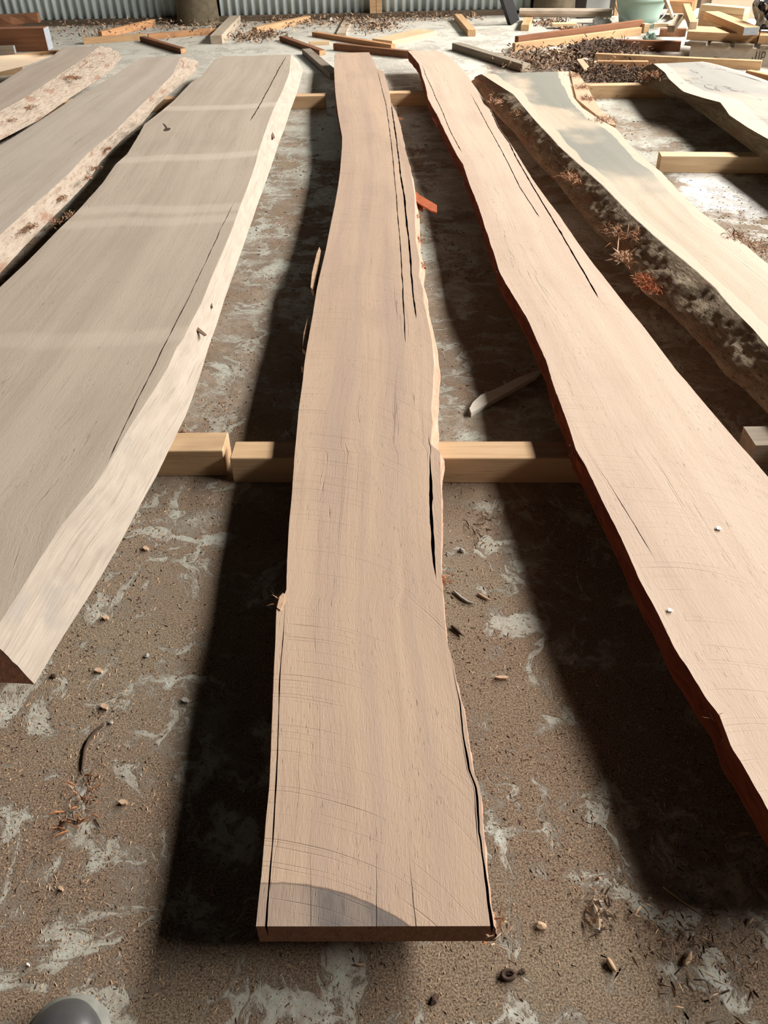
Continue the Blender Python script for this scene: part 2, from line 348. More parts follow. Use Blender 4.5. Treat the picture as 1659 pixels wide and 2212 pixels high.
def log_post(pxa, pxb, label, py=60):
    a = wall_s(pxa, py); b = wall_s(pxb, py); c = wallpt((a+b)/2, -.02); r = (b-a)/2; v = []; f = []; K = 20; R = 9
    for j in range(R):
        z = 2.6*j/(R-1)
        for i in range(K):
            an = 2*math.pi*i/K; rr = r*(1-.06*j/R+.05*mn.noise(Vector((math.cos(an)*2, math.sin(an)*2, z*1.4+pxa)))) * (1.08 if j == 0 else 1)
            v.append(c+Vector((rr*math.cos(an), rr*math.sin(an), z)))
    for j in range(R-1):
        for i in range(K): f.append((j*K+i, j*K+(i+1) % K, (j+1)*K+(i+1) % K, (j+1)*K+i))
    f.append(tuple(range((R-1)*K, R*K)))
    e = mesh('log_post', v, f, M['log'], smooth=True); tag(e, label, 'post'); return e
log_post(390, 474, 'thick round wooden post standing against the iron wall left of centre')
log_post(1152, 1236, 'thick round post against the back wall left of the green bucket', 28)
def wpart(name, mat, label, cat, px0, px1, z0, z1, d0, d1):
    o = box_w(name, wall_s(px0), wall_s(px1), d0, d1, z0, z1, mat); return tag(o, label, cat)
st = empty('wall_stud', wallpt(wall_s(812), 0, PZ), 'tan double timber stud standing on the wall plate at the middle of the back wall', 'stud')
sm_ = (wall_s(800)+wall_s(826))/2
for a, b in ((wall_s(799), sm_-.002), (sm_+.002, wall_s(825))):
    box_w('stud_board', a, b, .0, .08, PZ, 2.4, M['tan'], st)

# pieces along the back wall right of the round post
ws = wall_s
def cyl_between(a, b, r, mat, name, parent=None, K=10):
    a = Vector(a); b = Vector(b); d = (b-a).normalized(); x = d.orthogonal().normalized(); y = d.cross(x); v = []
    for p in (a, b):
        for i in range(K): an = 2*math.pi*i/K; v.append(p+r*(x*math.cos(an)+y*math.sin(an)))
    f = [(i, (i+1) % K, K+(i+1) % K, K+i) for i in range(K)]+[tuple(range(K-1, -1, -1)), tuple(range(K, 2*K))]
    return fixn(mesh(name, v, f, mat, parent, smooth=False))
pa = at(1124, 32, .07); pb = at(1320, 30, .07)
rail = cyl_between(at(1122, 27, .08), at(1322, 28, .08), .035, M['pale'], 'rail'); tag(rail, 'pale round rail lying along the foot of the back wall', 'rail')
wpart('concrete_block', M['stone'], 'low grey block under the pale rail by the back wall', 'block', 1145, 1235, 0, .03, -.30, -.24)
wpart('wall_panel', M['panel'], 'light grey panel leaning behind the rail left of the green bucket', 'panel', 1266, 1316, .0, 1.2, .0, .04)
wpart('leaning_board', M['tan'], 'narrow tan upright board touching the left side of the green bucket', 'board', 1317, 1325, .0, 1.1, -.2, -.14)
wpart('hollow_block', M['dplastic'], 'dark plastic crate in the shadow beneath the rail beside the bucket', 'crate', 1236, 1305, 0, .05, -.32, -.16)

# ------------------------------------------------------------------ timber slabs
def to_xy(poly, z): return sorted([(p.y, p.x) for p in (at(a, b, z) for a, b in poly)])
def interp(pl, y):
    if y <= pl[0][0]: return pl[0][1]
    if y >= pl[-1][0]: return pl[-1][1]
    lo, hi = 0, len(pl)-1
    while hi-lo > 1:
        m = (lo+hi)//2
        if pl[m][0] <= y: lo = m
        else: hi = m
    a, b = pl[lo], pl[hi]; return a[1]+(b[1]-a[1])*(y-a[0])/max(b[0]-a[0], 1e-6)
def extend(pl, ynear, k=2):
    a, b = pl[0], pl[min(k, len(pl)-1)]
    s = (b[1]-a[1])/(b[0]-a[0]); return [(ynear, a[1]+s*(ynear-a[0]))]+pl
def nz(y, seed, amp):
    return amp*(mn.noise(Vector((y*3, seed, 0)))*1.0+mn.noise(Vector((y*11, seed, 5)))*.5+mn.noise(Vector((y*45, seed, 9)))*.3)

SLAB_TOPS = []
def slab(label, L, R, zt, zb, topm, sideL, sideR, Lb=None, Rb=None, lo=0.0, ro=0.0, near=None, cracks=(), seed=0, group=None,
         rag=(.0015, .0015), sdisp=(.003, .003), N=300, wcols=10, rowsL=5, rowsR=5, endm='end', curve=(0, 0)):
    """L/R: pixel outlines of the top face on the plane z=zt; Lb/Rb: outlines of the underside on z=zb"""
    l = to_xy(L, zt); r = to_xy(R, zt)
    lb = to_xy(Lb, zb) if Lb else None; rb = to_xy(Rb, zb) if Rb else None
    if near is not None:
        l, r = extend(l, near), extend(r, near)
        if lb: lb = extend(lb, near)
        if rb: rb = extend(rb, near)
    def path(pl, t, sd, amp):
        y = pl[0][0]+(pl[-1][0]-pl[0][0])*t; return y, interp(pl, y)+nz(y, sd, amp)
    cr_ = []
    for c in cracks:
        pl = to_xy(c[0], zt); cr_.append((pl, c[1], c[2]))
    def crack_u(pl, t, xl, xr, yl, yr):
        y = (yl+yr)/2; yy = min(max(y, pl[0][0]), pl[-1][0])
        # frac at clamped y
        Xl = interp(l, yy); Xr = interp(r, yy); u = (interp(pl, yy)-Xl)/(Xr-Xl)
        act = min(1, max(0, (y-pl[0][0])/.06), max(0, (pl[-1][0]-y)/.25)) if pl[0][0] > l[0][0]+.05 else min(1, max(0, (pl[-1][0]-y)/.2))
        return u, max(0, act)
    cr_.sort(key=lambda c: (interp(c[0], c[0][len(c[0])//2][0])-interp(l, c[0][len(c[0])//2][0]))/(interp(r, c[0][len(c[0])//2][0])-interp(l, c[0][len(c[0])//2][0])))
    ncs = None; V = []; UV = []; FR = []; rows = []
    ts = [(i/(N-1))**1.35 for i in range(N)]
    tl = []; tr = []
    for t in ts:
        yl, xl = path(l, t, seed, rag[0]); yr, xr = path(r, t, seed+50, rag[1]); w = xr-xl
        us = [(0.0, 0.0)]; prev = 0.0; cc = []
        for pl, cw, cd in cr_:
            u, a = crack_u(pl, t, xl, xr, yl, yr); hw = max(cw*a*(.75+.5*mn.noise(Vector((yl*20, cw*999, 1)))), .0001)/w/2
            u += .004*mn.noise(Vector((yl*9, cw*5000+seed, 2)))
            u = min(max(u, prev+hw+.004), .997-hw); cc.append((u, hw, cd*a)); prev = u+hw
        pts = []; a0 = 0.0
        segs = [c for c in cc]+[None]
        if ncs is None:
            ncs = []; aa = 0.0
            for c in segs: b0 = c[0]-c[1] if c else 1.0; ncs.append(max(1, int((b0-aa)*wcols+.5))); aa = c[0]+c[1] if c else 1
        for k, c in enumerate(segs):
            b0 = c[0]-c[1] if c else 1.0
            for j in range(ncs[k]+1): pts.append((a0+(b0-a0)*j/ncs[k], 0))
            if c: pts.append((c[0], -c[2])); a0 = c[0]+c[1]
        row = []
        for u, dz in pts:
            y = yl+(yr-yl)*u; x = xl+w*u
            z = zt+dz+.0012*mn.noise(Vector((x*6, y*2.5, seed)))+curve[0]*math.sin(u*math.pi)
            row.append(len(V)); V.append(Vector((x, y, z))); UV.append((x-(xl+xr)/2, y)); FR.append((u, t))
        rows.append(row); tl.append(V[row[0]].copy()); tr.append(V[row[-1]].copy())
    F = []; FM = []
    for i in range(N-1):
        a, b = rows[i], rows[i+1]
        for j in range(len(a)-1):
            F.append((a[j], a[j+1], b[j+1], b[j]))
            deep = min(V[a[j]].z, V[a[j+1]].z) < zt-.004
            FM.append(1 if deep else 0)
    # bottom points
    BL = []; BR = []
    for i, t in enumerate(ts):
        if lb: y, x = path(lb, t, seed+9, rag[0]); BL.append(Vector((x, y, zb)))
        else: BL.append(tl[i]+Vector((lo+nz(tl[i].y, seed+3, .004), 0, zb-tl[i].z)))
        if rb: y, x = path(rb, t, seed+19, rag[1]); BR.append(Vector((x, y, zb)))
        else: BR.append(tr[i]+Vector(((ro(tr[i].y) if callable(ro) else ro)+nz(tr[i].y, seed+4, .004), 0, zb-tr[i].z)))
    # underside and ends
    for i in range(N):
        V.append(BL[i]); UV.append((-.15, BL[i].y)); FR.append((0, ts[i])); V.append(BR[i]); UV.append((.15, BR[i].y)); FR.append((1, ts[i]))
    base = len(V)-2*N
    for i in range(N-1): F.append((base+2*i, base+2*i+2, base+2*i+3, base+2*i+1)); FM.append(0)
    for i, fl in ((0, 0), (N-1, 1)):
        loop = rows[i]+[base+2*i+1, base+2*i]
        # end faces as strips so that notched tops stay valid
        row = rows[i]; K = len(row); bot = []
        for j in range(K):
            u = FR[row[j]][0]; p = V[base+2*i]*(1-u)+V[base+2*i+1]*u; bot.append(len(V)); V.append(p); UV.append((u*.3, 0)); FR.append((u, 0))
        dup = []
        for j in range(K): dup.append(len(V)); V.append(V[row[j]].copy()); UV.append((FR[row[j]][0]*.3, .05)); FR.append((FR[row[j]][0], 0))
        for j in range(K-1):
            F.append((bot[j], bot[j+1], dup[j+1], dup[j]) if fl == 0 else (bot[j+1], bot[j], dup[j], dup[j+1])); FM.append(2)
    cx = sum((p.x for p in tl+tr), 0)/(2*N); cy = tl[N//2].y
    e = empty('timber_slab', (cx, cy, zb), label, 'slab', group)
    board = mesh('sawn_board', V, F, [M[topm], M['cut'], M[endm]], e, UV, FM, uv2=FR)
    def side(T, B, mat, nrows, disp, sgn, lab, nm):
        v = []; uv = []; f = []
        for i in range(N):
            wd_ = (T[i]-B[i]).length
            for k in range(nrows+1):
                s = k/nrows; p = T[i]*(1-s)+B[i]*s; env = math.sin(math.pi*min(1, max(0, s)))
                if disp: 
                    dd = disp*env*(mn.noise(Vector((p.y*11, s*2, seed+sgn)))*1.0+mn.noise(Vector((p.y*38, s*9, seed+sgn)))*.8) + disp*.5*env
                    p = p+Vector((sgn*dd, 0, dd*.3))
                v.append(p); uv.append((s*wd_, p.y))
        for i in range(N-1):
            for k in range(nrows):
                a = i*(nrows+1)+k; q = (a, a+1, a+nrows+2, a+nrows+1); f.append(q if sgn > 0 else q[::-1])
        o = mesh(nm, v, f, M[mat], e, uv, smooth=(nrows > 6)); 
        if lab: o['label'] = lab
        return o
    side(tl, BL, sideL[0], rowsL, sdisp[0], -1, sideL[1], sideL[2])
    side(tr, BR, sideR[0], rowsR, sdisp[1], 1, sideR[1], sideR[2])
    return e

ZB = .075
S4T = .117
L4 = [(724,114),(721.8,150),(724,198),(730,246),(739,295),(739,314),(735,367),(730,405),(723,444),(713,492),(704,540),(690,598),(684,625),(676,678),(665,741),(658,784),(654,823),(646,880),(640.6,940),(636,985),(631.5,1061),(625.5,1121),(620,1211),(618,1278),(597,1302),(595,1380),(590,1500),(586,1610),(582,1700),(574,1778),(565,1888),(558,1950),(553,2001)]
R4 = [(797.5,113),(815,149),(828,153),(833,170),(841,198),(843.5,220),(855.6,241),(865,270),(873.7,314),(884.5,355),(891.7,396),(896.6,451),(898,519),(906,560),(905,598),(914.6,625),(916,654),(925.5,698),(934,741),(937.6,789),(934,837),(930,881),(933,909),(931,960),(951,977),(954,1066),(953,1172),(954.5,1247),(960.6,1337),(966,1390),(979,1430),(990,1490),(1003,1540),(1012,1600),(1022,1660),(1037,1700),(1044,1798),(1050,1876),(1058,1943),(1066,2000)]
arc0 = at(590, 1905, S4T).y - .31
M['s4'] = sawn('pink_brown_sawn_wood_face', (.51, .37, .265), (.42, .305, .235), (.37, .25, .175), 1.0, end_grey=arc0, seed=1)
cr4 = [([(617,1286),(604,1480),(599,1640),(597,1700),(590,1800),(582,1900),(574,2001)], .0028, .03),
       ([(814.6,150),(834,227),(846,314),(853,396),(860,470),(865,536),(870,620),(876,741)], .0045, .02),
       ([(843.5,218),(855.6,295),(865,374),(875,444),(882,507),(889,598),(899,688)], .0075, .03),
       ([(926,931),(929,990),(931,1036),(931,1096),(935,1172),(942.5,1247)], .0085, .035),
       ([(973,1415),(981,1465),(992,1514),(998,1566),(998,1600),(1007,1668),(1022,1747),(1036,1800),(1046,1870),(1054,1935)], .0042, .035),
       ([(978,1500),(984,1560),(992,1640),(1002,1710),(1016,1775),(1028,1850)], .0015, .01),
       ([(670,1780),(671,1840),(670.5,2001)], .0018, .004), ([(811,1780),(812,1850),(813.5,2001)], .002, .006), ([(880,1800),(884,1853),(897,2001)], .0022, .008)]
s4 = slab('pinkish brown sawn slab in the middle with a blue grey stain at its near end', L4, R4, S4T, ZB, 's4', ('red', 'dark red torn edge', 'torn_edge'), ('pinkside', 'pink torn edge', 'torn_edge'),
          lo=-.002, ro=lambda y: .003+.015*max(0, min(1, (y-1.52)/.15))*max(0, min(1, (4.2-y)/.8)), cracks=cr4, seed=11, N=420, rag=(.0008, .0022), wcols=14)

L5 = [(881,110),(906,139),(911,162),(916,176),(925.5,213),(934,232),(947,254),(971,304),(986,333),(1000,355),(1015,400),(1036,452),(1057,520),(1080,590),(1110,640),(1140,690),(1164,745),(1180,780),(1192,820),(1204,855),(1229,922),(1244,973),(1265,1006),(1286,1051),(1310,1100),(1340,1157),(1382,1250),(1421,1325),(1457,1400),(1487,1444),(1523,1506),(1556,1547),(1582,1616),(1608,1657),(1645,1723),(1659,1749)]
R5 = [(944,109),(977,126),(1002.5,152),(1022,182),(1046,225),(1060,236),(1079,277),(1115,329),(1131,356),(1151,388),(1183,432),(1207,464),(1238,509),(1283,572),(1344,649),(1394,710),(1460,799),(1526,876),(1582,942),(1659,1031)]
cr5 = [([(906,139),(920.7,165),(947,222),(976,290),(998,330)], .005, .02), ([(1016,201),(1043.7,253),(1091,340),(1123,404),(1167,472)], .005, .02),
       ([(1051,217),(1079,269),(1119,348),(1147,396),(1187,463),(1214,507),(1246,563),(1294,646)], .007, .03), ([(1266,965),(1271,975),(1340,1084),(1420,1215)], .0022, .01)]
s5 = slab('long pale pink slab with a torn dark red left edge right of the middle slab', L5, R5, .135, ZB, 's5', ('red', 'torn dark red edge', 'torn_edge'), ('pinkside', None, 'sawn_edge'),
          lo=.003, ro=.0, near=.55, cracks=cr5, seed=21, N=380, sdisp=(.009, .003), rag=(.0035, .002), rowsL=8, wcols=12)

L3 = [(482,122),(466,127),(450,145),(435,165),(412,179),(377,216),(347,241),(312,268),(301,290),(274,333),(249.5,355),(233,379),(222,395),(163,460),(108,515),(54,569),(0,621)]
R3 = [(629,118),(625,157),(612,192),(589,240),(576,274),(563,312),(551,356),(534,406),(517,450),(500,498),(478,551),(457,599),(435,655),(413,696),(397,730),(381,751),(362,794),(328,850),(295,900),(266,946),(230,1009),(203,1050),(136,1130),(84,1211),(39,1286),(0,1345),(-22,1380)]
R3b = [(645,132),(655,152),(640,205),(627,240),(621,259),(599,320),(584,365),(565,418),(548,467),(527,527),(505,590),(488,638),(469,698),(449,755),(434,806),(415,861),(401,898),(386,929),(367,968),(357,989),(338,1028),(324,1052),(300,1096),(247,1196),(193,1286),(136,1374),(75,1478)]
cr3 = [([(512,425),(478,493),(442,570),(406,647),(378,700),(352,751),(319,816),(285,890),(256,951),(230,1006)], .0035, .02),
       ([(620,119),(604,146),(582,188),(556,236),(540,262)], .008, .02)]
Z3 = .135
_l3 = L3+[(-250, 870), (-520, 1120), (-640, 1400)]
s3 = slab('widest slab, grey brown with pale stripes across it and a broad pale sloping right edge', _l3, R3, Z3, .078, 's3', ('bark_tan', 'rough bark edge', 'bark_edge'), ('bevel', 'pale sloping sapwood edge', 'sapwood_edge'),
          Rb=R3b, lo=.03, cracks=cr3, seed=31, N=340, rowsR=10, sdisp=(.004, .0022), rag=(.002, .0012))

L2 = [(306,124),(260,154),(200,190),(152,217),(87,260),(0,314)]
R2 = [(391,122),(374,160),(325,208),(285,246),(244,287),(190,330),(152,371),(108,412),(54,458),(0,507)]
R2b = [(428,133),(424,156),(393,180),(339,228),(306,268),(271,295),(244,322),(217,350),(190,392),(149,436),(114,470),(60,525),(0,590)]
s2 = slab('pale grey slab lying left of the widest slab, its rounded right edge shedding bark', L2, R2, .15, ZB, 's2', ('bark_tan', None, 'bark_edge'), ('bark_pale', 'rounded edge with loose bark', 'bark_edge'),
          Rb=R2b, lo=.02, near=1.2, seed=41, N=260, rowsR=10, sdisp=(.004, .008))
L1 = [(133,103),(111,124),(50,149),(0,180)]
R1 = [(216,99),(175,130),(112,172),(50,213),(0,240)]
R1b = [(256,112),(263,124),(250,143),(200,180),(152,211),(83,260),(0,303)]
s1 = slab('dusty slab at the far left with a broken bark patch on its edge', L1, R1, .165, ZB, 's1', ('bark_tan', None, 'bark_edge'), ('bark_pale', 'broad knobbly sapwood edge', 'bark_edge'),
          Rb=R1b, lo=.02, near=2.2, seed=51, N=220, rowsR=10, sdisp=(.004, .014))
s0 = slab('cream edged slab at the left border lying under the thick brown beam', [(20,104),(-60,108),(-140,116)], [(125,107),(60,114),(0,121)], .19, .145, 's1', ('bark_tan', None, 'bark_edge'), ('cream_edge', 'cream sloping edge', 'sapwood_edge'),
          Rb=[(130,113),(60,141),(0,155)], lo=.02, near=3.6, seed=61, N=120, rowsR=6, sdisp=(.004, .004))

L6 = [(1040,160),(1110,205),(1147,250),(1206,315),(1302,402),(1360,462),(1402,500),(1449,541),(1499,583),(1546,624),(1587,671),(1626,710),(1659,749)]
R6 = [(1228,154),(1232,180),(1238,209),(1258,233),(1294,257),(1330,277),(1357,309),(1389,340),(1429,372),(1465,412),(1508,452),(1564,495),(1612,531),(1659,571)]
L6b = [(1018,176),(1060,235),(1111,287),(1159,351),(1206,398),(1238,440),(1278,492),(1326,537),(1358,585),(1394,636),(1438,668),(1482,712),(1532,764),(1568,812),(1609,842),(1659,895)]
s6 = slab('pale cream slab with grey heartwood and a thick bark covered left edge', L6, R6, .155, ZB, 's6', ('bark', 'thick rough grey bark edge', 'bark_edge'), ('bark_tan', None, 'bark_edge'),
          Lb=L6b, ro=.01, near=1.2, seed=71, N=380, rowsL=14, sdisp=(.013, .006), rag=(.002, .003),
          cracks=[([(1150,262),(1206,322),(1302,410),(1397,503),(1470,565),(1540,640)], .002, .006)], endm='grey')
L7 = [(1412,138),(1437,157),(1446,171),(1468,191),(1477,198),(1515,210),(1556,221),(1576,249),(1615,275),(1659,300)]
R7 = [(1517,133),(1540,137),(1598,153),(1659,175)]
L7b = [(1385,150),(1401,186),(1440,205),(1477,218),(1515,245),(1548,269),(1596,305),(1659,353)]
s7 = slab('wavy cream edged slab at the top right corner with dark knots', L7, R7, .165, ZB, 's7', ('bark', 'grey bark edge', 'bark_edge'), ('bark_tan', None, 'bark_edge'),
          Lb=L7b, ro=.01, near=2.4, seed=81, N=260, rowsL=12, sdisp=(.012, .006), rag=(.002, .002), cracks=[([(1560,153),(1600,163),(1650,178)], .012, .02)], endm='grey')

# ------------------------------------------------------------------ beams
def beam(name, a, b, w, h, mat, label, cat='offcut', za=0.0, zb=0.0, ends=None, group=None, rough=0.0, roll=0.0, bev=.002, capend=None):
    """a,b: pixel positions of the near bottom edge's ends (on heights za, zb); w runs away from the camera, h up (metres)"""
    A = at(*a, za); B = at(*b, zb); x = (B-A); Ln = x.length; x.normalize()
    y = Vector((0, 0, 1)).cross(x); 
    if y.y < 0 and abs(y.y) > .01: y = -y
    y.normalize(); z = x.cross(y)
    if z.z < 0: z = -z
    flip = x.cross(y).dot(z) < 0
    bm = bmesh.new(); bmesh.ops.create_cube(bm, size=1)
    for v in bm.verts: v.co = Vector(((v.co.x+.5)*Ln, (v.co.y+.5)*w, (v.co.z+.5)*h))
    if rough:
        eds = [e for e in bm.edges if abs(e.verts[0].co.x-e.verts[1].co.x) > Ln*.5]
        bmesh.ops.subdivide_edges(bm, edges=eds, cuts=8)
        for v in bm.verts: v.co += Vector((0, rough*mn.noise(v.co*9+Vector((a[0], 0, 0))), rough*.6*abs(mn.noise(v.co*7+Vector((0, a[1], 3))))))
    elif bev:
        bmesh.ops.bevel(bm, geom=bm.edges[:], offset=bev, segments=1, affect='EDGES')
    bm.normal_update()
    for f in bm.faces:
        c = f.calc_center_median()
        if ends and ends[0] and f.normal.x < -.9 and c.x < .01: f.material_index = 1
        if ends and ends[1] and f.normal.x > .9 and c.x > Ln-.01: f.material_index = 2
    if flip:
        for v in bm.verts: v.co.x = v.co.x
    m = bpy.data.meshes.new(name); bm.to_mesh(m); bm.free()
    m.materials.append(M[mat])
    if ends: m.materials.append(M[ends[0] or mat]); m.materials.append(M[ends[1] or mat])
    o = bpy.data.objects.new(name, m); COL.objects.link(o)
    o.matrix_world = Matrix(((x.x, y.x, z.x, A.x), (x.y, y.y, z.y, A.y), (x.z, y.z, z.z, A.z), (0, 0, 0, 1)))
    if flip:
        bm = bmesh.new(); bm.from_mesh(m); bmesh.ops.reverse_faces(bm, faces=bm.faces); bm.to_mesh(m); bm.free()
    return tag(o, label, cat, group)

G1 = 'square sticks carrying the slabs'
_p, _q = at(-70, 122, .145), at(40, 112, .145)
beam('bearer_block', proj((_p.x, _p.y, 0)), proj((_q.x, _q.y, 0)), .12, .144, 'stick', 'tan block under the cream edged slab at the left border', 'block')
SH = ZB-.002
beam('bearer_stick', (255,1030), (490,1028), .085, SH+.002, 'stick', 'square stick with a split end under the right edge of the widest slab', 'bearer', group=G1)
beam('bearer_stick', (505,1043), (1262,1044), .075, SH, 'stick', 'long square stick crossing under the middle slab and the pale pink slab', 'bearer', group=G1)
beam('bearer_stick', (1616,1018), (1900,1008), .08, SH, 'grey', 'rough grey stick end under the bark edged slab at the right border', 'bearer', group=G1, rough=.012)
beam('bearer_stick', (560,237), (703,235), .075, SH, 'stick', 'yellowish stick poking out between the widest slab and the middle slab at the far end', 'bearer', group=G1)
beam('bearer_stick', (775,231), (985,227), .075, SH, 'stick', 'stick spanning the far gap between the middle slab and the pale pink slab', 'bearer', group=G1)
beam('bearer_stick', (300,243), (480,239), .075, SH, 'stick', 'hidden stick glimpsed in the gap left of the widest slab', 'bearer', group=G1)
beam('bearer_stick', (1200,214), (1440,211), .08, SH, 'stick', 'stick between the two right hand slabs near their far ends', 'bearer', group=G1)
beam('bearer_stick', (1422,373), (1850,377), .08, SH+.002, 'cream', 'clean cream stick with a square cut end running under the top right slab', 'bearer', group=G1)
beam('bearer_stick', (-120, 255), (170, 249), .08, SH, 'stick', 'stick almost hidden under the slab at the far left', 'bearer', group=G1)

G2 = 'timber offcuts strewn on the concrete before the back wall'
def off(a, b, w, hp, mat, label, **k):
    z = k.get('za', 0); h = hpx(b[0], b[1], hp, z); return beam('timber_offcut', a, b, w, h, mat, label, 'offcut', group=G2, **k)
off((-80,113), (105,110), .10, 49, 'brown', 'thick red brown beam with a pale painted end at the left border', za=.192, zb=.192, ends=(None, 'paint'))
off((-60,121), (33,116.5), .05, 17, 'grey', 'small dark offcut with a blue grey end before the thick brown beam', za=.192, zb=.192, ends=(None, 'paint'))
off((-180,69), (48,59), .08, 17, 'brown', 'rough brown slab offcut on the ground at the top left corner', rough=.02)
off((-180,60), (84,50), .10, 19, 'brown', 'rough pinkish brown slab offcut stacked highest at the top left corner', za=.085, zb=.085, rough=.03)
off((222,84), (338,56), .045, 15, 'orange', 'light orange wedge lying nearest the iron wall at the left')
off((181,96), (318,86), .05, 13, 'tan', 'flat tan board with a dark notch left of the round post', ends=('cream', None))
off((322,86), (474,73), .045, 12, 'orange', 'long thin orange board lying below the left round post')
off((303,90), (391,117), .05, 12, 'brown', 'short dark sided offcut lying slantwise behind the second slab from the left', ends=(None, 'tan'))
off((481,95), (521,50), .10, 17, 'pale', 'pale short board seen end on beside the left round post')
off((556,73), (672,47), .06, 13, 'tan', 'clean tan offcut below the left bay of iron wall')
off((604,88), (690,120), .055, 11, 'brown', 'brown sided offcut crossing the gap behind the widest slab', ends=(None, 'tan'))
off((653,118), (713,172), .07, 14, 'grey', 'dull offcut propped against the far left corner of the middle slab')
off((668,99), (712,97), .05, 8, 'cream', 'short cream offcut between two brown ones behind the gap')
off((674,79), (845,108), .05, 11, 'orange', 'long orange brown batten crossing behind the middle slab')
off((720,109), (884,127), .045, 16, 'brown', 'brown batten touching the far end of the middle slab')
off((748,77), (764,42), .085, 6, 'pale', 'pale block pointing at the wall stud')
off((847,98), (944,76), .22, 9, 'cream', 'light board with a grey painted end behind the middle slab', ends=(None, 'paint'))
off((981,44), (1010,79), .07, 15, 'tan', 'tan block with dark left side pointing at the viewer below the right iron bay', ends=(None, 'tan'))
off((976,108), (1127,156), .07, 17, 'grey', 'long dull square batten lying behind the pale pink slab', ends=(None, 'pale'))
off((1142,67), (1151,45), .07, 13, 'tan', 'small upright looking tan block behind the right battens')
off((1193,58), (1247,57), .10, 6, 'cream', 'small flat cream board beside shavings left of the bucket', za=.02, zb=.02)
off((1205,63), (1222,64), .03, 4, 'brown', 'tiny brown scrap under the small flat cream board')
off((1118,108), (1386,70), .045, 27, 'brown', 'dark sided batten standing behind the long tan one below the bucket')
off((1112,112), (1385,76), .04, 17, 'tan', 'long tan batten rising to the right below the bucket')
off((1390,72), (1402,71), .05, 20, 'cream', 'cream block end touching the dark batten right of the bucket', ends=(None, 'cream'))
off((1332,108), (1468,112), .05, 22, 'brown', 'brown offcut with a cream end below the bucket', ends=(None, 'cream'))
off((1283,135), (1642,152), .05, 20, 'tan', 'longest tan timber in the right hand pile, lying along the top right slab')
off((1288,152), (1398,153), .045, 20, 'orange', 'orange brown offcut before the longest tan timber')
off((1608,166), (1760,200), .05, 15, 'orange', 'orange timber at the right border behind the top right slab')
off((1190,116), (1226,124), .04, 8, 'tan', 'small tan stub lying in bark litter left of the pile')
off((1130,118), (1190,128), .05, 5, 'grey', 'flat grey sliver beneath the long tan batten')
off((1226,124), (1283,140), .05, 6, 'pale', 'flat pale sliver left of the longest tan timber')

# pallet with its load
pal = empty('pallet', at(1570,138), 'weathered white pallet at the right border with a stencilled stringer', 'pallet')
PA = at(1486,133); PB = at(1720,149); px_ = (PB-PA).normalized(); py_ = Vector((-px_.y, px_.x, 0)); PH = hpx(1560,138,37)
def pbox(name, s0, s1, d0, d1, z0, z1, mat, parent=pal):
    v = [PA+px_*s+py_*d+Vector((0, 0, z)) for z in (z0, z1) for d in (d0, d1) for s in (s0, s1)]
    return mesh(name, v, [(0, 2, 3, 1), (4, 5, 7, 6), (0, 1, 5, 4), (2, 6, 7, 3), (0, 4, 6, 2), (1, 3, 7, 5)], M[mat], parent)
pl = (PB-PA).length
def stringer(d0):
    # side outline with a fork notch
    nt = ((pl*.20, 0), (pl*.24, PH*.38), (pl*.46, PH*.38), (pl*.50, 0))
    out = [(0, 0)]+list(nt)+[(pl, 0), (pl, PH), (0, PH)]
    v = [PA+px_*s+py_*d+Vector((0, 0, z)) for d in (d0, d0+.04) for s, z in out]; k = len(out)
    f = [tuple(range(k)), tuple(range(2*k-1, k-1, -1))]+[(i, k+i, k+(i+1) % k, (i+1) % k) for i in range(k)]
    o = mesh('stringer', v, f, M['pallet'], pal); return fixn(o)
str0 = stringer(0); stringer(.45)
for s in (0.0, .155, .32, .49, .66):
    if s+.12 <= pl+.1: pbox('deck_board', s*1.0-.02, s+.105, -.01, .55, PH, PH+.022, 'grey')
# stencil letters UP on the stringer
def stroke(s0, s1, z0, z1):
    v = [PA+px_*s-py_*.0015+Vector((0, 0, z)) for s, z in ((s0, z0), (s1, z0), (s1, z1), (s0, z1))]; return v
ls = (at(1632,138)-PA).dot(px_); LV = []; LF = []
for q in ([(0, .006, .25, .85), (.0, .024, .2, .26), (.020, .026, .25, .85)], [(.036, .042, .2, .85), (.042, .060, .79, .85), (.056, .062, .55, .82), (.042, .060, .50, .56)], [(-.022, -.016, .42, .5)]):
    for q0, q1, z0, z1 in q:
        k = len(LV); LV += stroke(ls+q0, ls+q1, PH*z0, PH*z1); LF.append((k, k+1, k+2, k+3))
let = mesh('stencil_letters', LV, LF, M['ink'], str0); let['label'] = 'faded stencilled letters UP'
DZ = PH+.022
off((1482,86), (1634,93), .26, 19, 'tan', 'broad tan plank with a knotty end lying on the pallet', za=DZ, zb=DZ, ends=('orange', None))
off((1636,95), (1730,99), .20, 19, 'tan', 'tan block at the right border resting on the pallet', za=DZ, zb=DZ)
TZ = DZ+hpx(1600,93,19,DZ)
off((1519,41), (1604,77), .11, 18, 'tan', 'thick beam with a half grey painted end on top of the pallet load', za=TZ, zb=TZ, ends=(None, 'paint'))
off((1488,22), (1504,63), .055, 16, 'tan', 'tan block pointing at the viewer on the pallet load', za=TZ, zb=TZ, ends=(None, 'pale'))
off((1456,71), (1474,46), .055, 15, 'pale', 'whitish square batten leaning on the pile right of the bucket', za=.1, zb=.14)
off((1412,60), (1448,60), .06, 8, 'cream', 'splintered cream board lying below the bucket', za=.13, zb=.13, rough=.01)
off((1424,79), (1480,80), .08, 15, 'brown', 'broken red brown block beneath the whitish batten', rough=.02)
off((1478,97), (1520,103), .10, 7, 'grey', 'grey deck scrap jutting left of the pallet')
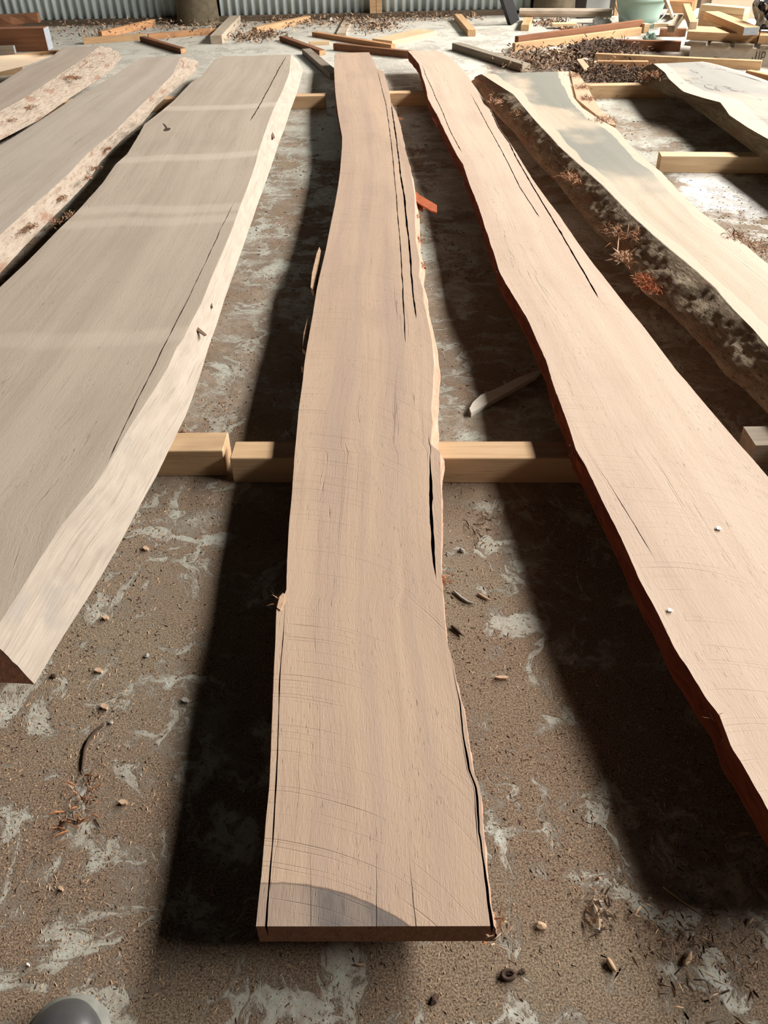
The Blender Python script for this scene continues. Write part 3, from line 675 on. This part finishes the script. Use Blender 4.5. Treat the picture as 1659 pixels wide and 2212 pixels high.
_a, _b = at(1512, 24, TZ-.05), at(1606, 33, TZ-.05)
beam('crate', proj((_a.x, _a.y, 0)), proj((_b.x, _b.y, 0)), .10, TZ-.051, 'tan', 'added tan support block behind the pallet load, under the cream board', 'crate')  # unseen support block, added to carry the cream board
off((1512,24), (1606,33), .10, 15, 'cream', 'cream board behind the half painted beam', za=TZ-.05, zb=TZ-.05)
beam('timber_offcut', (1437,-4), (1455,40), .02, .03, 'pale', 'thin pale lath leaning right of the bucket', za=.42, zb=.005)
bx_ = off((1440,28), (1492,30), .3, 26, 'orange', 'tan box like block right of the bucket', za=.05, zb=.05)
def sheet(a, b, h, mat, label, cat='panel'):
    return beam('board_panel', a, b, .03, h, mat, label, cat)
sheet((1508,40), (1526,40), .35, 'pale', 'narrow pale panel at the top edge behind the pallet load')
sheet((1530,42), (1700,38), .35, 'card', 'wide beige panel at the top right behind the pallet load')

# leaning black painted block
lb = beam('timber_offcut', (1104,55), (1119,52), .05, .24, 'grey', 'black faced square block leaning on its end by the back wall', group=G2)
lb.data.materials.append(M['black'])
for f in lb.data.polygons:
    if f.normal.x < -.5 or f.normal.y < -.7: f.material_index = 1
lb.rotation_mode = 'XYZ'
lb.matrix_world = Matrix.Translation(lb.matrix_world.translation) @ Matrix.Rotation(math.radians(-24), 4, 'Y') @ Matrix.Rotation(math.radians(28), 4, 'Z') @ Matrix.Scale(1, 4)

# ------------------------------------------------------------------ bucket
def lathe(name, prof, c, mat, parent=None, K=40):
    v = []; f = []
    for r, z in prof:
        for i in range(K): an = 2*math.pi*i/K; v.append(Vector(c)+Vector((r*math.cos(an), r*math.sin(an), z)))
    for j in range(len(prof)-1):
        for i in range(K): f.append((j*K+i, j*K+(i+1) % K, (j+1)*K+(i+1) % K, (j+1)*K+i))
    f.append(tuple(range(K-1, -1, -1))); return mesh(name, v, f, mat, parent, smooth=True)
bc = at(1377, 57); bs = 1/FPX*((bc-CAM).dot(FWD))
br = 57*bs; bh = hpx(1377, 66, 68)
bk = empty('bucket', bc, 'sea green plastic bucket standing before the back wall at the right', 'bucket')
lathe('bucket_body', [(br*.68, 0), (br*.76, bh*.35), (br*.90, bh*.86), (br*.93, bh), (br*.90, bh), (br*.85, bh*.8), (br*.64, .012), (.001, .012)], bc, M['bucket'], bk)
lathe('bucket_rim', [(br*.92, bh*.87), (br*1.0, bh*.88), (br*1.01, bh*.93), (br*1.0, bh*1.0), (br*.92, bh*1.01), (br*.91, bh*.93)], bc, M['bucket'], bk)
hv = []
for i in range(19):
    t = i/18; an = math.pi*t; hv.append(bc+Vector((br*1.02*math.cos(math.pi-an), -br*1.0*math.sin(an)*.75-.01, bh*.88-bh*.75*math.sin(an))))
def tube(name, pts, r, mat, parent=None, K=6, taper=None):
    v = []; f = []
    for i, p in enumerate(pts):
        d = (pts[min(i+1, len(pts)-1)]-pts[max(i-1, 0)]).normalized(); x = d.orthogonal().normalized(); y = d.cross(x); rr = r*(taper[i] if taper else 1)
        if i: # keep frames aligned
            x = (px0-px0.dot(d)*d).normalized(); y = d.cross(x)
        px0 = x
        for k in range(K): an = 2*math.pi*k/K; v.append(p+rr*(x*math.cos(an)+y*math.sin(an)))
    for i in range(len(pts)-1):
        for k in range(K): f.append((i*K+k, i*K+(k+1) % K, (i+1)*K+(k+1) % K, (i+1)*K+k))
    f += [tuple(range(K-1, -1, -1)), tuple(range((len(pts)-1)*K, len(pts)*K))]
    return mesh(name, v, f, mat, parent, smooth=True)
tube('handle', hv, .004, M['wire'], bk)

# crumpled plastic bags
def crumple(name, c, sx, sy, sz, mat, label, cat, seed, mat2=None):
    bm = bmesh.new(); bmesh.ops.create_icosphere(bm, subdivisions=4, radius=1)
    for v in bm.verts:
        n = v.co.normalized(); k = 1+.45*mn.noise(n*1.6+Vector((seed, 0, 0)))+.28*abs(mn.noise(n*4+Vector((0, seed, 0))))+.12*mn.noise(n*10)
        v.co = Vector((n.x*sx*k, n.y*sy*k, max(-.0, (n.z+.35)*sz*k)))
    for f in bm.faces:
        if mat2 and mn.noise(f.calc_center_median()*14+Vector((seed, 3, 1))) > .05: f.material_index = 1
    m = bpy.data.meshes.new(name); bm.to_mesh(m); bm.free(); m.materials.append(mat)
    if mat2: m.materials.append(mat2)
    o = bpy.data.objects.new(name, m); COL.objects.link(o); o.location = c; return tag(o, label, cat)
crumple('plastic_bag', at(1655,62,.2)+Vector((.06, .05, -.0)), .14, .12, .16, M['plastic'], 'crumpled grey and dark plastic bag at the top right border', 'bag', 3, M['dplastic'])
crumple('plastic_bag', at(1298,54,0), .09, .03, .04, M['litter'], 'white crumpled plastic lying at the foot of the bucket', 'bag', 9)
crumple('plastic_scrap', at(716,46,0), .028, .02, .02, M['litter'], 'tiny white scrap among the shavings by the back wall', 'scrap', 5)
crumple('plastic_scrap', at(1402,92,0), .05, .03, .05, M['bucket'], 'torn green plastic scrap below the bucket', 'scrap', 6)

# ------------------------------------------------------------------ boot at the bottom left
bt = at(152, 2160, .03)
boot = empty('boot', (bt.x, bt.y-.14, 0), 'toe of a dusty dark grey work boot at the bottom left corner', 'boot')
def bootw(s):   # s metres behind the toe tip
    return .056*math.sqrt(max(0, 1-(1-min(s, .085)/.085)**2.1)) if s < .085 else (.056-.016*min(1, (s-.085)/.1) if s < .2 else .040-.0*s)
yaw = math.radians(7)
def bpt(s, x, z): 
    y = -s; return Vector((bt.x+x*math.cos(yaw)-y*math.sin(yaw)*-1*-1, bt.y+x*math.sin(yaw)*-1*-1+y*math.cos(yaw), z))
def loft(name, secs, mat):
    v = [p for s in secs for p in s]; K = len(secs[0]); f = []
    for i in range(len(secs)-1):
        for k in range(K): f.append((i*K+k, i*K+(k+1) % K, (i+1)*K+(k+1) % K, (i+1)*K+k))
    f += [tuple(range(K-1, -1, -1)), tuple(range((len(secs)-1)*K, len(secs)*K))]
    return fixn(mesh(name, v, f, mat, boot, smooth=True))
ss_ = [.0008, .003, .007, .013, .021, .032, .046, .062, .08, .10, .12, .14, .16, .18, .20, .22, .245, .27, .285]
def sec_flat(s, grow, z0, z1):
    w = bootw(max(s, .001))+grow; K = 12; pts = []
    if s > .25: w *= math.sqrt(max(.05, 1-((s-.25)/.042)**2))
    for x, z in ((-w, z0), (w, z0), (w*1.02, (z0+z1)/2), (w, z1), (-w, z1), (-w*1.02, (z0+z1)/2)): pts.append(bpt(s-grow, x, z))
    return pts
loft('sole', [sec_flat(s, .005, 0, .018) for s in ss_], M['sole'])
loft('rand', [sec_flat(s, .0065, .018, .030) for s in ss_], M['welt'])
def sec_up(s):
    w = bootw(max(s, .001))*.97
    if s > .25: w *= math.sqrt(max(.05, 1-((s-.25)/.042)**2))
    hh = .030+.046*min(1, (s/.045))**.5 + (.0 if s < .09 else min(.11, (s-.09)*1.0)); pts = []
    for i in range(14):
        an = math.pi*i/13; pts.append(bpt(s, w*math.cos(an)*(1-.0), .029+(hh-.029)*max(0.0, math.sin(an))**.75))
    return pts
loft('upper', [sec_up(s) for s in ss_], M['rubber'])

# ------------------------------------------------------------------ loose things on the floor
def flat_piece(name, poly, z, th, mat, label=None, cat=None, parent=None, z2=None, group=None):
    """a thin irregular piece: polygon of pixels on height z (z2 at its last half), given thickness"""
    k = len(poly); P = [at(a, b, z if z2 is None else z+(z2-z)*i/(k-1)) for i, (a, b) in enumerate(poly)]
    v = P+[p-Vector((0, 0, th)) for p in P]
    f = [tuple(range(k)), tuple(range(2*k-1, k-1, -1))]+[(i, k+i, k+(i+1) % k, (i+1) % k) for i in range(k)]
    o = fixn(mesh(name, v, f, M[mat], parent)); return tag(o, label, cat, group)
# torn strips along the middle slab
def quadp(parent, name, pts, zt, th, mat, label=None):
    o = flat_piece(name, pts, zt, th, mat, label, None, parent); return o
quadp(s4, 'bark_sliver', [(690,533),(693,541),(689,575),(682,618),(678,629),(671,620),(674,590),(684,548)], .105, .02, 'bark_tan' if False else 'fibre_l', 'grey bark sliver')
quadp(s4, 'bark_sliver', [(664,688),(667,700),(664,735),(660,760),(653,752),(656,720)], .105, .02, 'fibre_l')
quadp(s4, 'bark_sliver', [(655,762),(660,768),(657,796),(650,790)], .105, .02, 'fibre_l')
quadp(s4, 'bark_flap', [(893,408),(905,420),(944,443),(944,459),(932,455),(903,438),(895,428)], .10, .006, 'redflap', 'dark red bark flap hanging off the edge')
quadp(s4, 'bark_flap', [(897,430),(914,447),(914,456),(897,445)], .085, .006, 'redflap', 'dark red bark flap hanging off the edge')
quadp(s4, 'bark_flap', [(905,562),(921,578),(906,576)], .09, .005, 'redflap')
quadp(s4, 'bark_flap', [(899,506),(906,512),(899,525)], .1, .005, 'redflap')
quadp(s5, 'splinter', [(1242,968),(1250,975),(1265,1003),(1259,1010),(1247,992)], .122, .03, 'redflap', 'split red splinter')
quadp(s5, 'splinter', [(934,250),(950,262),(946,268)], .1, .02, 'redflap')
quadp(s4, 'splinter', [(604,1288),(612,1280),(616,1296),(606,1318),(598,1312)], .119, .01, 'fibre_l', 'frayed splintered tip')

kp = at(361, 280, Z3); tag(mesh('knot', [kp+Vector((.016*math.cos(a*.5236)*(1+.2*(a % 2)), .034*math.sin(a*.5236), .0012)) for a in range(12)], [tuple(range(12))], M['chip_d'], s3), 'small dark knot')
quadp(s3, 'scratch', [(388,250),(386,262),(360,262)][:0] or [(352,266),(358,270),(363,279),(360,280)], Z3+.0015, .001, 'chip_d')
quadp(s3, 'nick', [(577,263),(583,268),(594,297),(590,299),(580,280)], .112, .004, 'chip_m', 'brown torn nick')
quadp(s3, 'nick', [(412,696),(420,700),(446,722),(441,724),(424,712)], .118, .004, 'chip_m', 'brown torn nick')
quadp(s3, 'nick', [(449,636),(455,640),(460,664),(455,660)], .112, .004, 'chip_m', 'brown torn nick')
# fallen sliver of wood
sl = flat_piece('wood_sliver', [(1014,882),(1018,892),(1066,864),(1158,812),(1170,797),(1120,815),(1066,842),(1040,852),(1022,868)], .014, .013, 'pallet', 'long pale splinter half in shadow between the middle slab and the pale pink slab', 'splinter')

def blob(name, px, py, r, mat, label, cat, seed=1, flat=.6, z=0, group=None):
    r *= .7
    bm = bmesh.new(); bmesh.ops.create_icosphere(bm, subdivisions=2, radius=1)
    for v in bm.verts:
        k = 1+.35*mn.noise(v.co*1.3+Vector((seed*3.3, 0, 0)))+.15*mn.noise(v.co*3+Vector((0, seed, 0)))
        v.co = Vector((v.co.x*k*r, v.co.y*k*r*.8, (v.co.z*k*flat+flat*.75)*r))
    m = bpy.data.meshes.new(name); bm.to_mesh(m); bm.free(); m.materials.append(M[mat])
    o = bpy.data.objects.new(name, m); COL.objects.link(o); o.location = at(px, py, z); o.rotation_euler.z = seed*1.3; return tag(o, label, cat, group)
blob('stone', 318, 1418, .008, 'stone', 'small grey pebble between the widest slab and the middle slab shadow', 'stone', 1)
blob('stone', 116, 1462, .009, 'chip_d', 'dark pebble beside the near tip of the widest slab', 'stone', 2)
blob('stone', 938, 2160, .010, 'chip_d', 'round dark pebble on pale concrete below the middle slab', 'stone', 3)
blob('stone', 998, 1191, .010, 'stone', 'grey pebble on the lit floor right of the middle slab', 'stone', 4)
blob('stone', 1168, 2003, .011, 'chip_l', 'rounded tan pebble right of the near end of the middle slab', 'stone', 5)
blob('stone', 398, 934, .012, 'chip_m', 'brown knobbly crumb behind the split stick', 'stone', 6)
blob('stone', 240, 1563, .006, 'stone', 'tiny pale pebble at the tip of the curved twig', 'stone', 7)
blob('stone', 1238, 1433, .009, 'stone', 'pale pebble at the edge of the shadow right of the middle slab', 'stone', 8)
blob('stone', 1015, 703, .009, 'stone', 'little pebble on the far lit strip right of the middle slab', 'stone', 9)
blob('stone', 1128, 2100, .007, 'chip_d', 'tiny dark pebble low at the right of the bottom edge', 'stone', 10)
def chipp(px, py, w, h, mat, label, rot=0, cat='wood chip'):
    pts = []
    for i in range(6):
        an = 2*math.pi*i/6+rot; pts.append((px+w*math.cos(an)*(1+.25*math.sin(i*2.3)), py+h*math.sin(an)*(1+.2*math.cos(i*1.7+px))))
    return flat_piece('wood_chip', pts, .006, .005, mat, label, cat)
chipp(213,1447,9,5,'fibre_l','pale chip below the near tip of the widest slab')
chipp(225,1525,8,6,'fibre_l','pale chip above the curved twig')
chipp(400,1511,8,5,'stone','pale flake at the rim of the shadow beside the middle slab')
chipp(266,1731,10,6,'fibre_l','buff leaf shaped chip beside the curved twig')
chipp(131,1918,5,5,'fibre_l','small pale square chip left of the bottom shadow')
chipp(1085,1462,15,3,'fibre_l','slim pale chip lying right of the middle slab near the shadow')
chipp(228,1332,7,5,'fibre_l','rusty chip between the widest slab and the shadow')
chipp(315,1183,6,5,'fibre_l','light chip below the split stick')
chipp(780,2083,10,3,'chip_l','narrow chip lying in front of the middle slab')
chipp(1610,1800,12,4,'chip_l','curled pale chip under the torn red edge at the right border')
chipp(60,2082,3,3,'litter','tiny white crumb above the boot')

for px, py, lb_ in ((1448,1317,'white flake lying on the pale pink slab'), (1553,1140,'pale oval flake on the pale pink slab near the right border')):
    flat_piece('wood_chip', [(px-6,py-2),(px,py-4),(px+6,py+1),(px+4,py+4),(px-4,py+3)], .1385, .002, 'litter', lb_, 'wood chip')
def twig(label, pts, r, mat='chip_d', name='twig', zs=None):
    P = [at(a, b, r if zs is None else zs[i]) for i, (a, b) in enumerate(pts)]; n = len(P)
    # smooth
    Q = []
    for i in range(n-1):
        for t in (0, .33, .66): Q.append(P[i].lerp(P[i+1], t))
    Q.append(P[-1]); o = tube(name, Q, r, M[mat], None, 6, [1-.6*abs(2*i/(len(Q)-1)-.8)**2 for i in range(len(Q))]); return tag(o, label, 'twig')
twig('curved dark twig on the sawdust at the lower left', [(225,1565),(208,1577),(192,1597),(183,1618),(179,1645),(177,1662),(182,1672)], .0028)
twig('bent grey twig right of the middle slab', [(979,1276),(997,1292),(1010,1300),(1030,1305)], .003, 'stone')
twig('short tan twig beside the bent grey one', [(1032,1282),(1045,1290),(1060,1297)], .003, 'chip_l')
twig('dark twig poking from under the right edge of the middle slab', [(975,1352),(988,1362),(1000,1374)], .004)
twig('long hair thin stalk in the shadow at the lower right', [(1432,1916),(1475,1948),(1520,1978)], .0016, 'chip_l')
twig('thin red brown stick near the bottom right', [(1312,2070),(1322,2088),(1332,2100)], .0045, 'chip_l')
twig('thick tan splinter in the dim litter at the lower right', [(1478,2085),(1488,2070),(1494,2055)], .004, 'chip_l')
twig('fallen twig in the bark litter behind the bark edged slab', [(1185,140),(1205,138),(1225,133)], .006, 'fibre_l', zs=[.03, .04, .07])
twig('long pale straw lying across the bark litter', [(1245,152),(1285,147),(1320,143)], .006, 'fibre_l', zs=[.03, .04, .05])
# dark ring
rg = [at(1098+14*math.cos(a*.6), 2108-2+10*math.sin(a*.6), .004) for a in range(11)]
tag(tube('bark_curl', rg, .003, M['chip_d']), 'small dark curl of bark on the floor right of the near end', 'bark curl')

def fibres(name, parent, items, mats, n, ln, rad, label=None, kind='stuff', cat=None, lift=1.0, wd=.001):
    if kind == 'stuff' and cat is None: n = int(n*1.6); ln *= .8
    """tuft of torn bark fibres around pixel positions items=[(px,py,z,spread)]"""
    V = []; F = []; FM = []
    for (px, py, z, spd) in items:
        c = at(px, py, z)
        for i in range(n):
            p = c+Vector((random.gauss(0, spd), random.gauss(0, spd*1.5), random.uniform(-.2, 1)*spd*.35*lift))
            d = Vector((random.uniform(-1, 1), random.uniform(-1, 1), random.uniform(-.3, .7)*lift)).normalized()*random.uniform(.4, 1)*ln
            s = d.orthogonal().normalized()*wd*random.uniform(.6, 1.6); m = p+d*.5+Vector((0, 0, .15*ln*random.random())); u = d.cross(s).normalized()*wd*.5
            k = len(V); V += [p-s, p+s, m+s, m-s, p+d, p+u, m+u*2]
            F += [(k, k+1, k+2, k+3), (k+3, k+2, k+4), (k, k+5, k+6, k+3), (k+5, k+1, k+2, k+6), (k+6, k+2, k+4), (k+3, k+6, k+4)]; j = random.randrange(len(mats)); FM += [j]*6
    zmin = .0005
    for v in V:
        if v.z < zmin: v.z = zmin
        over = (v-WA).dot(wn)+.01
        if over > 0: v -= wn*(over*1.6)
    o = mesh(name, V, F, [M[q] for q in mats], parent, None, FM); tag(o, label, cat, None, kind); return o
fibres('bark_fibres', s6, [(1075,222,.12,.02), (1120,245,.13,.02), (1070,205,.11,.012)], ['fibre', 'fibre_l', 'chip_m'], 45, .05, 0, 'torn bark fibres')
fibres('bark_fibres', s6, [(1235,385,.125,.022), (1255,392,.12,.012)], ['fibre', 'fibre_l'], 70, .05, 0, 'orange torn bark fibres')
fibres('bark_fibres', s6, [(1345,510,.125,.025), (1330,505,.11,.025), (1375,512,.13,.018)], ['fibre', 'chip_d', 'fibre_l'], 60, .055, 0, 'torn bark fibres')
fibres('bark_fibres', s6, [(1345,560,.10,.018)], ['fibre_l'], 28, .07, 0, 'pale splinters', wd=.003)
fibres('bark_fibres', s6, [(1395,605,.10,.02), (1405,625,.095,.015)], ['fibre', 'redflap'], 90, .035, 0, 'orange torn bark fibres')
fibres('bark_fibres', s6, [(1300,262,.15,.02), (1318,262,.14,.016), (1240,165,.15,.02), (1255,190,.15,.02), (1272,215,.15,.018)], ['fibre', 'fibre_l', 'chip_m'], 60, .045, 0, 'orange fringe of bark fibres')
fibres('bark_fibres', s6, [(1590,515,.15,.02), (1640,540,.14,.03)], ['fibre', 'fibre_l', 'chip_m'], 60, .05, 0, 'brown fringe of bark fibres')
fibres('bark_fibres', s7, [(1415,165,.14,.03), (1392,172,.11,.03)], ['fibre', 'chip_d', 'chip_m'], 80, .06, 0, 'dark torn bark fibres', wd=.002)
fibres('bark_fibres', s2, [(120,480,.12,.015), (150,465,.12,.01), (40,500,.12,.02), (70,490,.12,.012), (190,385,.12,.012)], ['fibre', 'chip_m', 'fibre_l'], 60, .02, 0, 'crumbling red bark')
fibres('bark_fibres', s2, [(55,497,.115,.015), (132,430,.11,.012), (205,365,.11,.012), (235,322,.11,.008)], ['fibre', 'chip_m'], 60, .02, 0, 'crumbling red bark')
fibres('bark_fibres', s1, [(150,168,.15,.02), (165,170,.145,.015), (60,235,.13,.02), (20,262,.12,.02)], ['fibre', 'chip_m'], 70, .03, 0, 'brown bark patch')
fibres('edge_fibres', s4, [(884+i*.0, 0, 0, 0) for i in ()]+[(900,470,.1,.006), (908,520,.1,.006), (912,575,.1,.006), (865,258,.1,.008), (1070,2008,.1,.008), (963,1250,.1,.006), (605,1300,.11,.006)], ['fibre', 'fibre_l'], 16, .03, 0, 'fine torn fibres', wd=.0008)
fibres('edge_fibres', s5, [(1205,900,.1,.01), (1245,975,.115,.008), (1560,1560,.12,.008), (1600,1650,.11,.008), (1030,440,.1,.008), (915,168,.11,.008), (1082,600,.11,.008)], ['fibre', 'fibre_l'], 14, .035, 0, 'fine torn fibres', wd=.0008)
# curled bark peeling off the right edge of the bark edged slab
fl = [(1232,153),(1250,160),(1268,185),(1283,215),(1300,240),(1322,255),(1330,270),(1316,268),(1296,254),(1268,232),(1246,214),(1238,185)]
quadp(s6, 'bark_strip', fl, .15, .02, 'fibre_l', 'peeling tan bark strip')
fibres('floor_litter', None, [(185,1700,0,.012), (190,1690,0,.01), (180,1720,0,.012)], ['fibre', 'chip_m', 'fibre_l'], 16, .022, 0, 'little nest of orange bark fibres at the foot of the curved twig', 'stuff', 'litter')
fibres('floor_litter', None, [(155,1765,0,.012), (165,1775,0,.014)], ['fibre', 'chip_m', 'chip_m'], 14, .03, 0, 'reddish splinter cluster on the sawdust at the lower left', 'stuff', 'litter', wd=.0016)
fibres('floor_litter', None, [(1290,1972,0,.012)], ['pale', 'chip_l', 'stone'], 26, .022, 0, 'pale crumbled bark knot on the floor at the lower right', 'stuff', 'litter', wd=.0022)
fibres('floor_litter', None, [(1045,1125,0,.016), (1035,1160,0,.014)], ['chip_m', 'chip_d', 'chip_l'], 30, .02, 0, 'crumbs of bark on the lit floor before the long stick', 'stuff', 'litter')
fibres('floor_litter', None, [(1500,2095,0,.05), (1470,2070,0,.05), (1540,2080,0,.05)], ['chip_m', 'chip_d', 'chip_l'], 60, .02, 0, 'dark bark crumbs in the dim lower right corner', 'stuff', 'litter')
# bark litter and shavings by the back wall
def shavings(items, label, n=160, mats=('chip_m', 'chip_l', 'chip_d'), ln=.045):
    return fibres('wood_shavings', None, items, list(mats), n, ln, 0, label, 'stuff', 'shavings', wd=.004)
shavings([(1130,135,0,.12), (1180,125,0,.12), (1230,140,0,.12), (1160,145,0,.09)], 'heap of bark litter and shavings behind the bark edged slab', 260, ('chip_m', 'chip_d', 'chip_m', 'chip_l'))
shavings([(1280,170,0,.14), (1330,165,0,.12), (1380,160,0,.10), (1300,155,0,.12), (1350,178,0,.1)], 'dark bark litter between the two right hand slabs', 320, ('chip_m', 'chip_d', 'chip_d'))
shavings([(1260,112,.02,.09), (1310,102,.03,.10), (1340,112,.03,.09)], 'dark bark litter inside the right hand timber pile', 300, ('chip_m', 'chip_d', 'chip_d'))
shavings([(530,82,0,.09), (560,84,0,.09), (580,76,0,.07)], 'shavings heaped beside the pale board below the left round post', 160)
shavings([(600,50,0,.12), (660,52,0,.14), (720,50,0,.14), (770,50,0,.12), (830,55,0,.1), (800,62,0,.1)], 'drift of shavings along the wall foot left of the stud', 200)
shavings([(850,40,0,.12), (900,38,0,.13), (950,38,0,.1), (1010,38,0,.07)], 'drift of shavings along the wall foot right of the stud', 110)
shavings([(500,60,0,.12), (440,68,0,.15), (380,60,0,.15), (300,60,0,.2), (230,65,0,.2), (160,72,0,.2)], 'dirt and shavings along the wall foot at the left', 130, ('chip_m', 'chip_d', 'chip_l'))
shavings([(1195,48,0,.08), (1180,55,0,.06), (1230,62,0,.05)], 'shavings beside the small tan block left of the bucket', 110)
# thick bark slabs in the pile
tag(flat_piece('bark_slab', [(1228,100),(1262,88),(1300,84),(1342,84),(1330,100),(1318,92),(1300,112),(1280,104),(1260,118),(1244,106)], .045, .018, 'chip_d'), 'dark broken bark slab under the long tan batten', 'bark')
tag(flat_piece('bark_slab', [(1246,128),(1258,126),(1272,142),(1262,150)], .05, .02, 'chip_l'), 'split tan bark strip standing in the litter left of the pile', 'bark')

# ------------------------------------------------------------------ sawdust grains over the floor
def sawdust():
    V = []; F = []; FM = []; rng = random.Random(3); cnt = 0
    while cnt < 42000:
        px = rng.uniform(-40, 1700); py = 2240-rng.random()**.75*2060
        p = at(px, py)
        dn = mn.noise(Vector((p.x*2.2, p.y*2.2, 1)))*.6+mn.noise(Vector((p.x*8, p.y*8, 4)))*.5
        if dn+.45-.06*p.y < rng.random()*.8: continue
        r = rng.choice([.0005, .0006, .0008, .0008, .0011, .0016])*(.7+.42*p.y)
        an = rng.random()*6.28; el = rng.uniform(1, 3); a = Vector((math.cos(an), math.sin(an), 0))*r*el; b = Vector((-math.sin(an), math.cos(an), 0))*r*.6
        k = len(V); h = Vector((0, 0, r*rng.uniform(.5, 1.2)))
        V += [p-a-b, p+a-b*.6, p+a*.8+b, p-a*.9+b*.7, p+h+a*.3]; F += [(k, k+1, k+4), (k+1, k+2, k+4), (k+2, k+3, k+4), (k+3, k, k+4)]
        FM += [rng.choice([0, 0, 1, 1, 2])]*4; cnt += 1
    o = mesh('sawdust', V, F, [M['chip_l'], M['chip_m'], M['chip_d']], None, None, FM)
    tag(o, 'sawdust and fine chips scattered over the concrete floor', 'sawdust', None, 'stuff')
sawdust()
